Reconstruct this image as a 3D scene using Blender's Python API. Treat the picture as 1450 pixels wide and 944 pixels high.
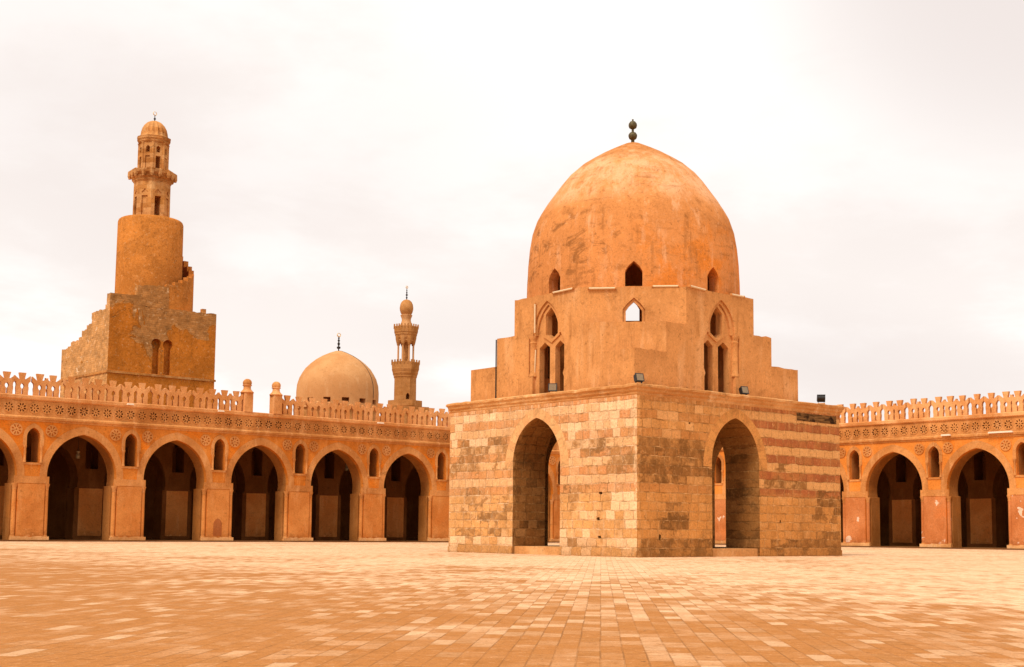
import bpy, bmesh, math, random
from mathutils import Vector, Matrix, noise as mnoise
from mathutils.geometry import tessellate_polygon
random.seed(11)
PI = math.pi
S = bpy.context.scene
for o in list(bpy.data.objects): bpy.data.objects.remove(o)
COL = S.collection

# ------------------------------------------------------------------ camera
CAMH = .963
def make_camera():
    p, r = .0998, .0094
    fw = Vector((0, math.cos(p), math.sin(p))); up = Vector((0, -math.sin(p), math.cos(p))); rt = Vector((1, 0, 0))
    R = rt*math.cos(r)+up*math.sin(r); U = up*math.cos(r)-rt*math.sin(r)
    cd = bpy.data.cameras.new('camera'); cam = bpy.data.objects.new('camera', cd); COL.objects.link(cam)
    cam.matrix_world = Matrix(((R.x, U.x, -fw.x, 0), (R.y, U.y, -fw.y, 0), (R.z, U.z, -fw.z, CAMH), (0, 0, 0, 1)))
    cd.sensor_width = 36; cd.lens = 1863.16/1450*36; cd.shift_y = (566.04-472)/1450
    cd.clip_start = .1; cd.clip_end = 3000
    S.camera = cam
make_camera()

# ------------------------------------------------------------------ light
SUN_EL, SUN_AZ = math.radians(52), math.radians(-146)   # azimuth of the sun seen from the court, clockwise from +Y
SUN_DIR = Vector((math.sin(SUN_AZ)*math.cos(SUN_EL), math.cos(SUN_AZ)*math.cos(SUN_EL), math.sin(SUN_EL)))
sd = bpy.data.lights.new('sun', 'SUN'); sd.energy = 2.2; sd.angle = math.radians(18); sd.color = (1, .93, .84)
so = bpy.data.objects.new('sun', sd); COL.objects.link(so)
so.rotation_euler = SUN_DIR.to_track_quat('Z', 'Y').to_euler()
S.view_settings.view_transform = 'Standard'; S.view_settings.look = 'None'
S.view_settings.exposure = 0.45; S.view_settings.gamma = 1; S.view_settings.use_curve_mapping = False

# ------------------------------------------------------------------ node helper
class NB:
    def __init__(s, nt): s.nt = nt; s.nt.nodes.clear()
    def node(s, t, **kw):
        n = s.nt.nodes.new(t)
        for k, v in kw.items(): setattr(n, k, v)
        return n
    def put(s, sock, v):
        if isinstance(v, bpy.types.NodeSocket): s.nt.links.new(v, sock)
        elif isinstance(v, (tuple, list)):
            sock.default_value = (tuple(v)+(1,))[:4] if len(sock.default_value) == 4 else tuple(v)[:3]
        else: sock.default_value = v
    def m(s, op, a, b=None, c=None):
        n = s.node('ShaderNodeMath', operation=op)
        for i, v in enumerate((a, b, c)):
            if v is not None: s.put(n.inputs[i], v)
        return n.outputs[0]
    def vm(s, op, a, b=None):
        n = s.node('ShaderNodeVectorMath', operation=op)
        s.put(n.inputs[0], a)
        if b is not None: s.put(n.inputs[1], b)
        return n.outputs[0]
    def sep(s, v):
        n = s.node('ShaderNodeSeparateXYZ'); s.put(n.inputs[0], v); return n.outputs
    def comb(s, x, y, z):
        n = s.node('ShaderNodeCombineXYZ')
        for i, v in enumerate((x, y, z)): s.put(n.inputs[i], v)
        return n.outputs[0]
    def noise(s, v, scale=1, detail=4, rough=.55, dist=0):
        n = s.node('ShaderNodeTexNoise'); s.put(n.inputs['Vector'], v)
        n.inputs['Scale'].default_value = scale; n.inputs['Detail'].default_value = detail
        n.inputs['Roughness'].default_value = rough; n.inputs['Distortion'].default_value = dist
        return n.outputs[0]
    def rng(s, v, a, b, c=0., d=1.):
        n = s.node('ShaderNodeMapRange', interpolation_type='SMOOTHSTEP')
        s.put(n.inputs[0], v)
        for i, q in enumerate((a, b, c, d)): s.put(n.inputs[i+1], q)
        return n.outputs[0]
    def mix(s, f, a, b, blend='MIX'):
        n = s.node('ShaderNodeMix', data_type='RGBA', blend_type=blend)
        s.put(n.inputs[0], f); s.put(n.inputs[6], a); s.put(n.inputs[7], b)
        return n.outputs[2]
    def white(s, v):
        n = s.node('ShaderNodeTexWhiteNoise', noise_dimensions='3D'); s.put(n.inputs[0], v); return n.outputs[0]
    def bump(s, h, strength=.4, dist=.03):
        n = s.node('ShaderNodeBump'); s.put(n.inputs['Height'], h)
        n.inputs['Strength'].default_value = strength; n.inputs['Distance'].default_value = dist
        return n.outputs[0]
    def out(s, color, rough=.9, normal=None, spec=.04, metal=0):
        b = s.node('ShaderNodeBsdfPrincipled'); s.put(b.inputs['Base Color'], color); s.put(b.inputs['Roughness'], rough)
        b.inputs['Specular IOR Level'].default_value = spec; b.inputs['Metallic'].default_value = metal
        if normal is not None: s.put(b.inputs['Normal'], normal)
        o = s.node('ShaderNodeOutputMaterial'); s.nt.links.new(b.outputs[0], o.inputs[0])
    def pos(s): return s.node('ShaderNodeNewGeometry').outputs['Position']
    def obj(s):
        n = s.node('ShaderNodeTexCoord'); return n.outputs['Object'], n.outputs['Normal']

def newmat(name):
    m = bpy.data.materials.new(name); m.use_nodes = True
    return m, NB(m.node_tree)

# ------------------------------------------------------------------ sky
def make_world():
    w = bpy.data.worlds.new('World'); S.world = w; w.use_nodes = True
    b = NB(w.node_tree)
    sky = b.node('ShaderNodeTexSky', sky_type='NISHITA', sun_disc=False, sun_elevation=SUN_EL, sun_rotation=SUN_AZ)
    g = b.node('ShaderNodeTexCoord').outputs['Generated']
    x, y, z = b.sep(g)
    zz = b.m('ADD', b.m('MAXIMUM', z, 0.), .22)
    v = b.comb(b.m('DIVIDE', x, zz), b.m('DIVIDE', y, zz), b.m('MULTIPLY', z, 1.5))
    n1 = b.noise(v, .85, 7, .55, .3)
    n2 = b.noise(b.vm('ADD', v, (7.3, 2.1, 4.)), 2.3, 6, .6, .2)
    n3 = b.noise(b.vm('ADD', v, (1.3, 9.1, 2.)), .45, 3, .5)
    s = b.m('ADD', b.m('MULTIPLY', n1, .65), b.m('MULTIPLY', n2, .35))
    lit = b.rng(s, .44, .56)
    grey = b.rng(n3, .45, .68)
    nd = b.node('ShaderNodeVectorMath', operation='DOT_PRODUCT'); b.put(nd.inputs[0], g); nd.inputs[1].default_value = Vector((.36, .85, .42)).normalized()
    grey = b.m('MAXIMUM', grey, b.m('MULTIPLY', b.rng(nd.outputs['Value'], .975, .999), b.rng(n1, .3, .6, .6, 1.2)))
    c = b.mix(lit, (7.45, 6.85, 6.5), (8.2, 7.8, 7.5))
    c = b.mix(b.m('MULTIPLY', grey, .75), c, (6.45, 5.8, 5.55))
    f = b.rng(s, .2, .34, .93, .985)
    col = b.mix(f, sky.outputs[0], c)
    bg = b.node('ShaderNodeBackground'); b.put(bg.inputs[0], col); bg.inputs[1].default_value = .1
    o = b.node('ShaderNodeOutputWorld'); b.nt.links.new(bg.outputs[0], o.inputs[0])
make_world()

# ------------------------------------------------------------------ materials
def plaster(name, base, dark, light, patch=None, patch_amt=.6, stain=.5, peel=0, rough=.92, bump=.35, space='world', seed=0., streak=.55, block=0, grain=.16, bmix=.5, grit=.62, damp=0):
    mat, b = newmat(name)
    P = b.pos() if space == 'world' else b.obj()[0]
    P = b.vm('ADD', P, (seed*3.7, seed*1.9, seed*.8))
    x, y, z = b.sep(P)
    V = b.comb(x, y, b.m('MULTIPLY', z, .22))
    H = b.comb(b.m('MULTIPLY', x, .6), b.m('MULTIPLY', y, .6), b.m('MULTIPLY', z, 2.2))
    big = b.noise(P, .33, 6, .6, .4)
    c = b.mix(b.rng(big, .36, .66), dark, base)
    st = b.noise(V, 1.7, 7, .62, .15)
    c = b.mix(b.m('MULTIPLY', b.rng(st, .5, .74), streak), c, light)
    if patch:
        pn = b.noise(P, .55, 5, .6, .6)
        c = b.mix(b.m('MULTIPLY', b.rng(pn, .52, .66), patch_amt), c, patch)
    sn = b.noise(H, 1.5, 8, .68, .5)
    c = b.mix(b.m('MULTIPLY', b.rng(sn, .58, .72), stain), c, tuple(q*.42 for q in dark))
    sm = b.noise(V, 3.4, 6, .65)
    c = b.mix(b.m('MULTIPLY', b.rng(sm, .58, .8), stain*.55), c, tuple(q*.5 for q in dark))
    if peel:
        pl = b.noise(P, .9, 5, .55, .3)
        edge = b.rng(pl, .66-.06*peel, .672-.06*peel)
        c = b.mix(edge, c, (.74, .52, .36))
    if block:
        bz = b.m('DIVIDE', z, block); row = b.m('FLOOR', bz); fz = b.m('FRACT', bz)
        h = b.m('ADD', b.m('DIVIDE', b.m('ADD', x, y), block*2.1), b.m('MULTIPLY', row, .37))
        rv = b.white(b.comb(b.m('FLOOR', h), row, 3.))
        c = b.mix(b.rng(rv, .1, .95, 0, bmix), c, light)
        c = b.mix(b.rng(rv, .3, .0, 0, bmix*.6), c, tuple(q*.5 for q in dark))
        joint = b.m('MAXIMUM', b.rng(fz, .1, .03), b.rng(b.m('FRACT', h), .05, .01))
        c = b.mix(b.m('MULTIPLY', joint, bmix*.7), c, tuple(q*.45 for q in dark))
    if damp:
        dz = b.rng(b.m('ADD', z, b.m('MULTIPLY', b.m('SUBTRACT', b.noise(P, 1.7, 6, .65), .5), 2.)), .95, .15); c = b.mix(b.m('MULTIPLY', dz, damp), c, tuple(q*.6 for q in dark)); c = b.mix(b.m('MULTIPLY', b.rng(b.noise(P, 2.6, 5, .6, .5), .55, .62), b.m('MULTIPLY', dz, .6)), c, light)
    gr = b.noise(b.vm('ADD', P, (2., 6., 3.)), 4.2, 8, .75, .4)
    c = b.mix(b.rng(gr, .54, .7, 0, grit), c, tuple(q*.55 for q in dark))
    c = b.mix(b.rng(gr, .42, .3, 0, grit*.7), c, light)
    fine = b.noise(P, 11, 6, .7)
    k = b.rng(fine, .25, .75, 1-grain, 1+grain*.8)
    c = b.mix(1., c, b.comb(k, k, k), 'MULTIPLY')
    hgt = b.m('ADD', b.m('MULTIPLY', b.noise(P, 2.2, 5, .6), 1.2), b.m('MULTIPLY', fine, .35))
    b.out(c, rough, b.bump(hgt, bump, .06))
    return mat

ORANGE = (.70, .20, .035)
M_facadeL = plaster('ochre_plaster', (.69, .232, .038), (.50, .15, .021), (.76, .33, .09), (.72, .19, .014), .8, .5)
M_facadeR = plaster('bright_ochre_plaster', (.74, .265, .05), (.62, .195, .03), (.78, .35, .12), (.78, .21, .018), .6, .3)
M_stucco = plaster('grey_stucco', (.66, .288, .088), (.44, .165, .042), (.78, .41, .17), None, 0, .55)
M_panelL = plaster('tan_plaster', (.66, .265, .07), (.52, .18, .04), (.72, .34, .12), (.62, .20, .04), .5, .4, peel=.0, damp=.6)
M_panelR = plaster('pink_plaster', (.60, .225, .078), (.47, .15, .042), (.66, .29, .12), (.62, .19, .05), .6, .4, peel=.6, damp=.6)
M_coreshade = plaster('reveal_plaster_shade', (.46, .18, .045), (.33, .12, .026), (.54, .25, .08), (.50, .17, .03), .5, .5)  # darker copy of the wall plaster; shade of the reveals painted in
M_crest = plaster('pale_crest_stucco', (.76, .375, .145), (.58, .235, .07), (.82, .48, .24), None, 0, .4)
M_innershade = plaster('inner_plaster_shade', (.22, .078, .02), (.14, .045, .01), (.27, .11, .034), None, 0, .4)  # colour darkened so the arcade interiors read as deep shade
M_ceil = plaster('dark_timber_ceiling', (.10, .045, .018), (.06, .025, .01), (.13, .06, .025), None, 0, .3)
def pavilion_plaster(name, base, dark, pale, dome):
    """smooth lime plaster in the pavilion's own coordinates: rain runs below the edges, rubbed pale areas, lichen spots"""
    mat, b = newmat(name); O, N = b.obj(); x, y, z = b.sep(O)
    big = b.noise(O, .4, 5, .6, .5)
    c = b.mix(b.rng(big, .35, .65), tuple(q*.86 for q in base), base)
    V = b.comb(x, y, b.m('MULTIPLY', z, .16)); st = b.noise(V, 2.2, 8, .68, .15)
    if dome:
        side = b.m('SUBTRACT', b.m('SUBTRACT', y, 5.75), b.m('SUBTRACT', x, 5.62))      # across the front, positive to the left
        mid = b.m('MULTIPLY', b.rng(z, 15.2, 16.2), b.rng(z, 18.6, 17.6))
        c = b.mix(b.m('MULTIPLY', mid, b.rng(b.noise(V, 1.3, 8, .7, .2), .36, .62, .1, .85)), c, pale)
        top = b.rng(z, 17.5, 18.3); c = b.mix(b.m('MULTIPLY', top, b.rng(st, .3, .6, .8, .3)), c, dark)
        orz = b.m('MULTIPLY', b.rng(z, 15.6, 13.), b.rng(side, 1.5, -3.)); c = b.mix(b.m('MULTIPLY', orz, b.rng(b.noise(O, .75, 6, .6, .6), .44, .62, 0, .8)), c, (.72, .215, .026))
        lf = b.m('MULTIPLY', b.rng(b.m('ABSOLUTE', b.m('SUBTRACT', z, 13.4)), 2.4, .8), b.rng(side, -2., 4., .3, 1.))
        sp = b.noise(b.comb(b.m('MULTIPLY', x, .8), b.m('MULTIPLY', y, .8), b.m('MULTIPLY', z, 1.3)), 1.5, 8, .66, .6)
        c = b.mix(b.m('MULTIPLY', lf, b.rng(sp, .5, .64, 0, .85)), c, tuple(q*.6 for q in dark))
        hz = b.noise(b.comb(b.m('MULTIPLY', x, .35), b.m('MULTIPLY', y, .35), b.m('MULTIPLY', z, 2.4)), 1.2, 8, .65, .3)
        c = b.mix(b.rng(hz, .56, .7, 0, .55), c, tuple(q*.7 for q in dark))
    else:
        run = None
        met = b.m('ADD', b.m('ABSOLUTE', b.m('SUBTRACT', x, 5.62)), b.m('ABSOLUTE', b.m('SUBTRACT', y, 5.75)))
        for zt, ln, mm in ((8.42, .9, 8.70), (9.7, .9, 7.48), (11.32, 1.1, 0.), (6.9, -.5, 0.)):
            d = b.m('SUBTRACT', zt, z); a_ = b.m('MULTIPLY', b.rng(d, ln, .0 if ln > 0 else -.02), b.m('GREATER_THAN', d, -.02) if ln > 0 else b.m('LESS_THAN', d, .0))
            if mm: a_ = b.m('MULTIPLY', a_, b.m('GREATER_THAN', met, mm))
            run = a_ if run is None else b.m('MAXIMUM', run, a_)
        c = b.mix(b.m('MULTIPLY', run, b.rng(st, .38, .62, .05, .75)), c, dark)
        c = b.mix(b.rng(b.noise(O, .7, 6, .65, .5), .54, .7, 0, .55), c, tuple(q*.8 for q in dark))
        c = b.mix(b.rng(b.noise(V, 1.1, 6, .6, .2), .54, .7, 0, .6), c, pale)
    c = b.mix(b.rng(st, .53, .7, 0, .6), c, pale); c = b.mix(b.rng(st, .46, .3, 0, .7), c, tuple(q*.85 for q in dark))
    gr = b.noise(O, 5.2, 8, .75, .4); c = b.mix(b.rng(gr, .53, .7, 0, .7), c, tuple(q*.55 for q in dark)); c = b.mix(b.rng(gr, .44, .32, 0, .4), c, pale)
    ck = b.noise(O, 1.0, 6, .6, 1.2); ckm = b.rng(b.m('ABSOLUTE', b.m('SUBTRACT', ck, .5)), .006, .001)
    c = b.mix(b.m('MULTIPLY', ckm, b.rng(big, .5, .6, 0, .5)), c, tuple(q*.4 for q in dark))
    f = b.noise(O, 14, 6, .72); k = b.rng(f, .25, .75, .86, 1.12); c = b.mix(1., c, b.comb(k, k, k), 'MULTIPLY')
    b.out(c, .92, b.bump(b.m('ADD', b.m('MULTIPLY', b.noise(O, 1.6, 6, .6), 1.2), b.m('MULTIPLY', f, .3)), .3, .05)); return mat
M_tier = pavilion_plaster('smooth_orange_plaster', (.66, .292, .094), (.44, .18, .052), (.74, .385, .165), False)
M_dome = pavilion_plaster('dome_plaster', (.66, .258, .076), (.42, .16, .044), (.78, .42, .215), True)
def lost_plaster(name, coat, brick, fleck, zbias, zk):
    """orange render fallen away in sharp-edged areas, small brick courses showing"""
    mat, b = newmat(name); O, N = b.obj(); x, y, z = b.sep(O); h = b.m('ADD', x, y)
    big = b.noise(O, .4, 5, .6, .3)
    c = b.mix(b.rng(big, .36, .64), tuple(q*.74 for q in coat), coat)
    V = b.comb(x, y, b.m('MULTIPLY', z, .2))
    c = b.mix(b.rng(b.noise(V, 1.6, 7, .65), .52, .72, 0, .6), c, tuple(q*.5 for q in coat))
    c = b.mix(b.rng(b.noise(b.vm('ADD', O, (6., 1., 2.)), 2.3, 8, .72, .6), .54, .66, 0, .7), c, tuple(q*.42 for q in coat))
    c = b.mix(b.rng(b.noise(O, 1.2, 7, .65), .56, .7, 0, .5), c, (coat[0]*1.1, coat[1]*1.3, coat[2]*2))
    row = b.m('FLOOR', b.m('DIVIDE', z, .2)); hc = b.m('ADD', b.m('DIVIDE', h, .42), b.m('MULTIPLY', row, .43))
    rv = b.white(b.comb(b.m('FLOOR', hc), row, 2.))
    k = b.m('MULTIPLY', b.rng(b.noise(O, .8, 6, .65), .3, .7, .75, 1.2), b.rng(rv, 0, 1, .86, 1.12))
    bc = b.mix(1., brick, b.comb(k, k, k), 'MULTIPLY')
    jt = b.rng(b.m('FRACT', b.m('DIVIDE', z, .2)), .3, .12); bc = b.mix(b.m('MULTIPLY', jt, .3), bc, tuple(q*.5 for q in brick))
    fl = b.noise(b.comb(b.m('MULTIPLY', x, .7), b.m('MULTIPLY', y, .7), z), 1.7, 8, .7, .5)
    bc = b.mix(b.rng(fl, .58, .66, 0, .85), bc, fleck)
    bc = b.mix(b.rng(fl, .42, .34, 0, .6), bc, tuple(q*.45 for q in brick))
    mk = b.m('ADD', b.noise(b.vm('ADD', O, (4., 2., 8.)), .33, 5, .55, .6), b.m('MULTIPLY', b.m('SUBTRACT', z, zbias), zk))
    lost = b.rng(mk, .535, .55); rim = b.m('MULTIPLY', b.rng(mk, .515, .535), b.m('SUBTRACT', 1., lost))
    c = b.mix(b.m('MULTIPLY', rim, .45), c, tuple(q*.4 for q in coat))
    c = b.mix(lost, c, bc)
    pk = b.noise(O, 3.4, 8, .76, .4); c = b.mix(b.rng(pk, .53, .68, 0, .75), c, tuple(q*.42 for q in coat)); c = b.mix(b.rng(pk, .45, .33, 0, .5), c, fleck)
    f = b.noise(O, 9, 6, .7); kk = b.rng(f, .25, .75, .82, 1.14); c = b.mix(1., c, b.comb(kk, kk, kk), 'MULTIPLY')
    hg = b.m('ADD', b.m('MULTIPLY', lost, -.8), b.m('ADD', b.m('MULTIPLY', b.noise(O, 2.4, 6, .65), 1.), b.m('MULTIPLY', f, .4)))
    b.out(c, .93, b.bump(hg, .7, .08)); return mat
M_minaret = lost_plaster('minaret_render', (.64, .205, .026), (.47, .205, .06), (.78, .50, .26), 19.2, .075)
M_minside = lost_plaster('minaret_bare_brick', (.60, .22, .03), (.58, .285, .10), (.84, .60, .38), 10., .03)
M_drum = lost_plaster('minaret_drum_render', (.64, .225, .042), (.47, .205, .06), (.72, .44, .21), 40., .02)
M_minstone = plaster('minaret_stone', (.60, .255, .07), (.36, .13, .03), (.78, .46, .20), (.62, .24, .035), .4, 1., bump=.8, block=.45, seed=9., bmix=.36, grit=.85)
M_fardome = plaster('pale_dome_plaster', (.62, .315, .125), (.54, .25, .09), (.68, .39, .185), None, 0, .3, bump=.15, seed=3., grain=.06)
M_farstone = plaster('pale_tower_stone', (.51, .225, .068), (.36, .145, .036), (.62, .32, .13), None, 0, .4, bump=.5, block=.5, seed=4., bmix=.2)

def simple(name, c, rough=.6, metal=0, spec=.4, var=.25):
    mat, b = newmat(name)
    n = b.noise(b.pos(), 14, 5, .6)
    k = b.rng(n, .25, .75, 1-var, 1+var)
    b.out(b.mix(1., c, b.comb(k, k, k), 'MULTIPLY'), rough, b.bump(n, .15, .01), spec, metal)
    return mat
M_bronze = simple('old_bronze', (.10, .075, .028), .6, .4, .4, .55)
M_dark = simple('dark_metal', (.03, .022, .016), .5, .5)
M_black = simple('black_housing', (.018, .016, .014), .5, 0, .4)
M_glass = simple('lamp_glass', (.22, .15, .075), .2, 0, .6, .15)
M_tube = simple('aged_tube', (.70, .50, .29), .5, 0, .3, .1)
M_white = simple('white_plastic', (.80, .66, .50), .4, 0, .4, .06)
M_brass = simple('pale_brass', (.75, .50, .24), .35, .6)
M_niche_stairshade = plaster('niche_plaster_and_stair_shade', (.40, .13, .04), (.30, .09, .025), (.48, .19, .07), None, 0, .3)

def kiosk_stone(name, horiz, base, pale, dark, stripe, stripe_fade, patches, pale_patches, seed):
    """coursed ashlar: cells from the wall's own coordinates; patches = (h, z, half width, half height, strength)"""
    mat, b = newmat(name)
    O, N = b.obj(); x, y, z = b.sep(O)
    h = y if horiz == 'y' else x
    wob = b.m('MULTIPLY', b.m('SUBTRACT', b.noise(O, 1.6, 4, .6), .5), .13)
    h = b.m('ADD', h, b.m('MULTIPLY', b.m('SUBTRACT', b.noise(b.vm('ADD', O, (9., 4., 7.)), 2.2, 4, .6), .5), .12))
    CH = .369
    zr = b.m('DIVIDE', b.m('ADD', z, wob), CH); row = b.m('FLOOR', zr); fz = b.m('FRACT', zr)
    roff = b.white(b.comb(row, seed, 1.))
    rwid = b.m('ADD', b.m('MULTIPLY', b.white(b.comb(row, seed, 7.)), .26), .42)
    hc = b.m('ADD', b.m('DIVIDE', h, rwid), b.m('MULTIPLY', roff, 5.)); col = b.m('FLOOR', hc); fh = b.m('FRACT', hc)
    r1 = b.white(b.comb(col, row, seed)); r2 = b.white(b.comb(col, row, seed+11.3)); r3 = b.white(b.comb(col, row, seed+23.9))
    hb = b.m('MULTIPLY', b.m('SUBTRACT', b.m('ADD', col, .5), b.m('MULTIPLY', roff, 5.)), rwid)   # block centre
    zb = b.m('MULTIPLY', b.m('ADD', row, .5), CH)
    mott = b.noise(O, 2.4, 7, .65, .4); big = b.noise(O, .5, 4, .6, .3); fine = b.noise(O, 13, 6, .72)
    c = b.mix(b.rng(big, .36, .64), tuple(q*.82 for q in base), base)
    c = b.mix(b.m('MULTIPLY', b.rng(r1, .4, 1., 0, .36), b.rng(mott, .38, .6, .1, 1.)), c, pale)
    grime = b.noise(b.comb(x, y, b.m('MULTIPLY', z, .7)), .8, 8, .68, .5); c = b.mix(b.rng(grime, .5, .68, 0, .5), c, tuple(q*.55 for q in base))
    c = b.mix(b.rng(r2, .62, 1., 0, .3), c, tuple(q*.74 for q in base))
    # painted red and cream courses near the top
    odd = b.m('MODULO', row, 2.)
    band = b.m('MULTIPLY', b.rng(z, 2.3, 2.9), 1.)
    hfade = b.rng(h, stripe_fade[0], stripe_fade[1], stripe_fade[2], stripe_fade[3])
    wear = b.rng(b.noise(O, 1.0, 6, .62, .3), .36, .58)
    kr = b.m('MULTIPLY', b.m('MULTIPLY', odd, band), b.m('MULTIPLY', hfade, b.m('ADD', b.m('MULTIPLY', wear, .4), .6)))
    c = b.mix(b.m('MULTIPLY', b.m('MULTIPLY', b.m('SUBTRACT', 1., odd), band), b.m('MULTIPLY', hfade, .55)), c, pale)
    c = b.mix(kr, c, b.mix(r1, stripe, tuple(q*.72 for q in stripe)))
    # weathered dark stones, block by block inside the stained zones
    prob = None
    for (ph, pz, hw, hh, st) in patches:
        a = b.m('MULTIPLY', b.rng(b.m('ABSOLUTE', b.m('SUBTRACT', hb, ph)), hw+.3, hw-.3), b.rng(b.m('ABSOLUTE', b.m('SUBTRACT', zb, pz)), hh+.15, hh-.15))
        a = b.m('MULTIPLY', a, st); prob = a if prob is None else b.m('MAXIMUM', prob, a)
    prob = b.m('ADD', prob, .03)
    lowf = b.rng(b.noise(b.comb(b.m('MULTIPLY', x, .8), b.m('MULTIPLY', y, .8), b.m('MULTIPLY', z, 1.5)), .9, 5, .6, .4), .36, .64)
    dk = b.rng(b.m('SUBTRACT', prob, b.m('ADD', b.m('MULTIPLY', r3, .38), b.m('MULTIPLY', lowf, .62))), -.12, .1)
    dk = b.m('MULTIPLY', dk, b.rng(mott, .34, .56, .25, .92))
    c = b.mix(dk, c, b.mix(r2, tuple(q*1.25 for q in dark), tuple(q*.7 for q in dark)))
    pp = None
    for (ph, pz, hw, hh, st) in pale_patches:
        a = b.m('MULTIPLY', b.rng(b.m('ABSOLUTE', b.m('SUBTRACT', hb, ph)), hw+.25, hw-.25), b.rng(b.m('ABSOLUTE', b.m('SUBTRACT', zb, pz)), hh+.2, hh-.2))
        a = b.m('MULTIPLY', a, st); pp = a if pp is None else b.m('MAXIMUM', pp, a)
    if pp is not None:
        c = b.mix(b.m('MULTIPLY', b.rng(b.m('SUBTRACT', pp, r2), -.05, .25), .6), c, tuple(min(1, q*1.12) for q in pale))
    # pale chipped arris at the outer corners
    cn = b.m('MULTIPLY', b.rng(b.m('ABSOLUTE', h), .3, .04), b.rng(b.noise(b.comb(b.m('MULTIPLY', x, 2.), b.m('MULTIPLY', y, 2.), z), 1.6, 6, .7), .42, .6))
    c = b.mix(b.m('MULTIPLY', cn, .75), c, tuple(min(1, q*1.15) for q in pale))
    # erosion, runs, joints
    V = b.comb(x, y, b.m('MULTIPLY', z, .2))
    c = b.mix(b.rng(b.noise(V, 2.6, 7, .65), .55, .78, 0, .5), c, pale)
    c = b.mix(b.rng(b.noise(O, 1.9, 8, .7, .6), .54, .72, 0, .62), c, tuple(q*.52 for q in base))
    c = b.mix(b.rng(b.noise(b.vm('ADD', O, (3., 8., 1.)), 4.5, 8, .75, .5), .57, .68, 0, .5), c, pale)
    jt = b.m('ADD', b.m('MULTIPLY', b.noise(O, 5, 3, .6), .06), .012)
    joint = b.m('MAXIMUM', b.rng(b.m('MINIMUM', fz, b.m('SUBTRACT', 1., fz)), b.m('ADD', jt, .03), jt), b.rng(b.m('MINIMUM', fh, b.m('SUBTRACT', 1., fh)), b.m('MULTIPLY', jt, .9), b.m('MULTIPLY', jt, .4)))
    jn = b.rng(b.noise(O, 1.3, 4, .6), .4, .6)
    c = b.mix(b.m('MULTIPLY', joint, b.rng(b.noise(O, 2.1, 4, .6), .4, .6, .12, .8)), c, b.mix(jn, tuple(q*.45 for q in base), pale))
    pk = b.noise(b.vm('ADD', O, (5., 7., 3.)), 6.5, 8, .78, .3); c = b.mix(b.rng(pk, .55, .68, 0, .75), c, tuple(q*.42 for q in base)); c = b.mix(b.rng(pk, .44, .33, 0, .5), c, pale)
    rn = b.m('MULTIPLY', b.rng(z, 5.1, 6.5), b.rng(b.noise(b.comb(b.m('MULTIPLY', x, 1.), y, b.m('MULTIPLY', z, .08)), 4.2, 6, .7), .48, .64)); c = b.mix(b.m('MULTIPLY', rn, .55), c, pale)
    wet = b.rng(b.m('ADD', z, b.m('MULTIPLY', b.m('SUBTRACT', mott, .5), 1.2)), .75, .0); c = b.mix(b.m('MULTIPLY', wet, .5), c, tuple(q*.45 for q in base))
    k = b.rng(fine, .22, .78, .72, 1.2); c = b.mix(1., c, b.comb(k, k, k), 'MULTIPLY')
    hgt = b.m('SUBTRACT', b.m('ADD', b.m('MULTIPLY', mott, .8), b.m('ADD', b.m('MULTIPLY', fine, .5), b.m('MULTIPLY', r1, .25))), b.m('MULTIPLY', joint, .5))
    b.out(c, .92, b.bump(hgt, .85, .07))
    return mat

# patches given as (distance along the wall, height, half width, half height, strength)
M_kR = kiosk_stone('tan_ashlar', 'x', (.66, .28, .072), (.80, .425, .165), (.25, .105, .028), (.45, .135, .045), (4.6, 8.4, .25, 1.0),
    [(2.3, 4.1, 2.4, .75, .85), (1.4, 3.4, 1.5, .4, .5), (2.2, 1.6, .9, .6, .7), (3.4, 2.4, .5, .3, .4), (9.3, 3.1, 1.6, .3, .6), (8.6, 3.75, 1.2, .2, .6), (12.4, 2.35, 1.0, .4, .85), (12.2, 1.55, .8, .3, .5), (2.3, .45, 2.4, .35, .8), (12.3, .6, 1.0, .5, .8), (9.9, .5, 1.6, .3, .5)],
    [(3, 5.6, 2.6, .6, .35)], 3.)
M_kL = kiosk_stone('rosy_ashlar', 'y', (.76, .375, .125), (.92, .62, .36), (.36, .17, .055), (.68, .255, .10), (0., 12., .6, .5),
    [(9.8, 4.5, 1.9, .6, .7), (11, 3.9, 1.5, .4, .4), (2.2, 4.4, 1.4, .25, .6), (.7, 3.8, 1.0, .6, .75), (.5, 2.6, 1.4, .5, .3), (9.4, 2.2, 1.8, .7, .5), (10, .9, 1.6, .35, .5), (2.5, .55, 2.0, .3, .7), (3.2, 2.4, 1.0, .5, .3)],
    [(1.2, 5.6, 2.6, .8, .6), (.6, 1.6, .9, 1.1, .75), (3.6, 1.0, 1.0, .9, .4), (10.3, 5.6, 1.6, .8, .4), (8.6, .7, .9, .4, .6), (11, .2, 1.4, .5, .8), (3.2, 4.0, 1.0, .6, .35)], 17.)
M_kJ = kiosk_stone('worn_shaded_inner_ashlar', 'x', (.34, .145, .038), (.50, .26, .09), (.17, .075, .022), (.32, .12, .035), (0., 12., .0, .0),  # weathered jamb stone, base also darkened to stand for passage shade
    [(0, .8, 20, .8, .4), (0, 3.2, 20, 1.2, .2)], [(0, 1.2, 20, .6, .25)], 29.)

def cornice_mat():
    return plaster('weathered_cornice_stone', (.74, .40, .16), (.54, .24, .075), (.84, .56, .30), None, 0, .6, bump=.7, seed=1.)
M_corn = cornice_mat()

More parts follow.
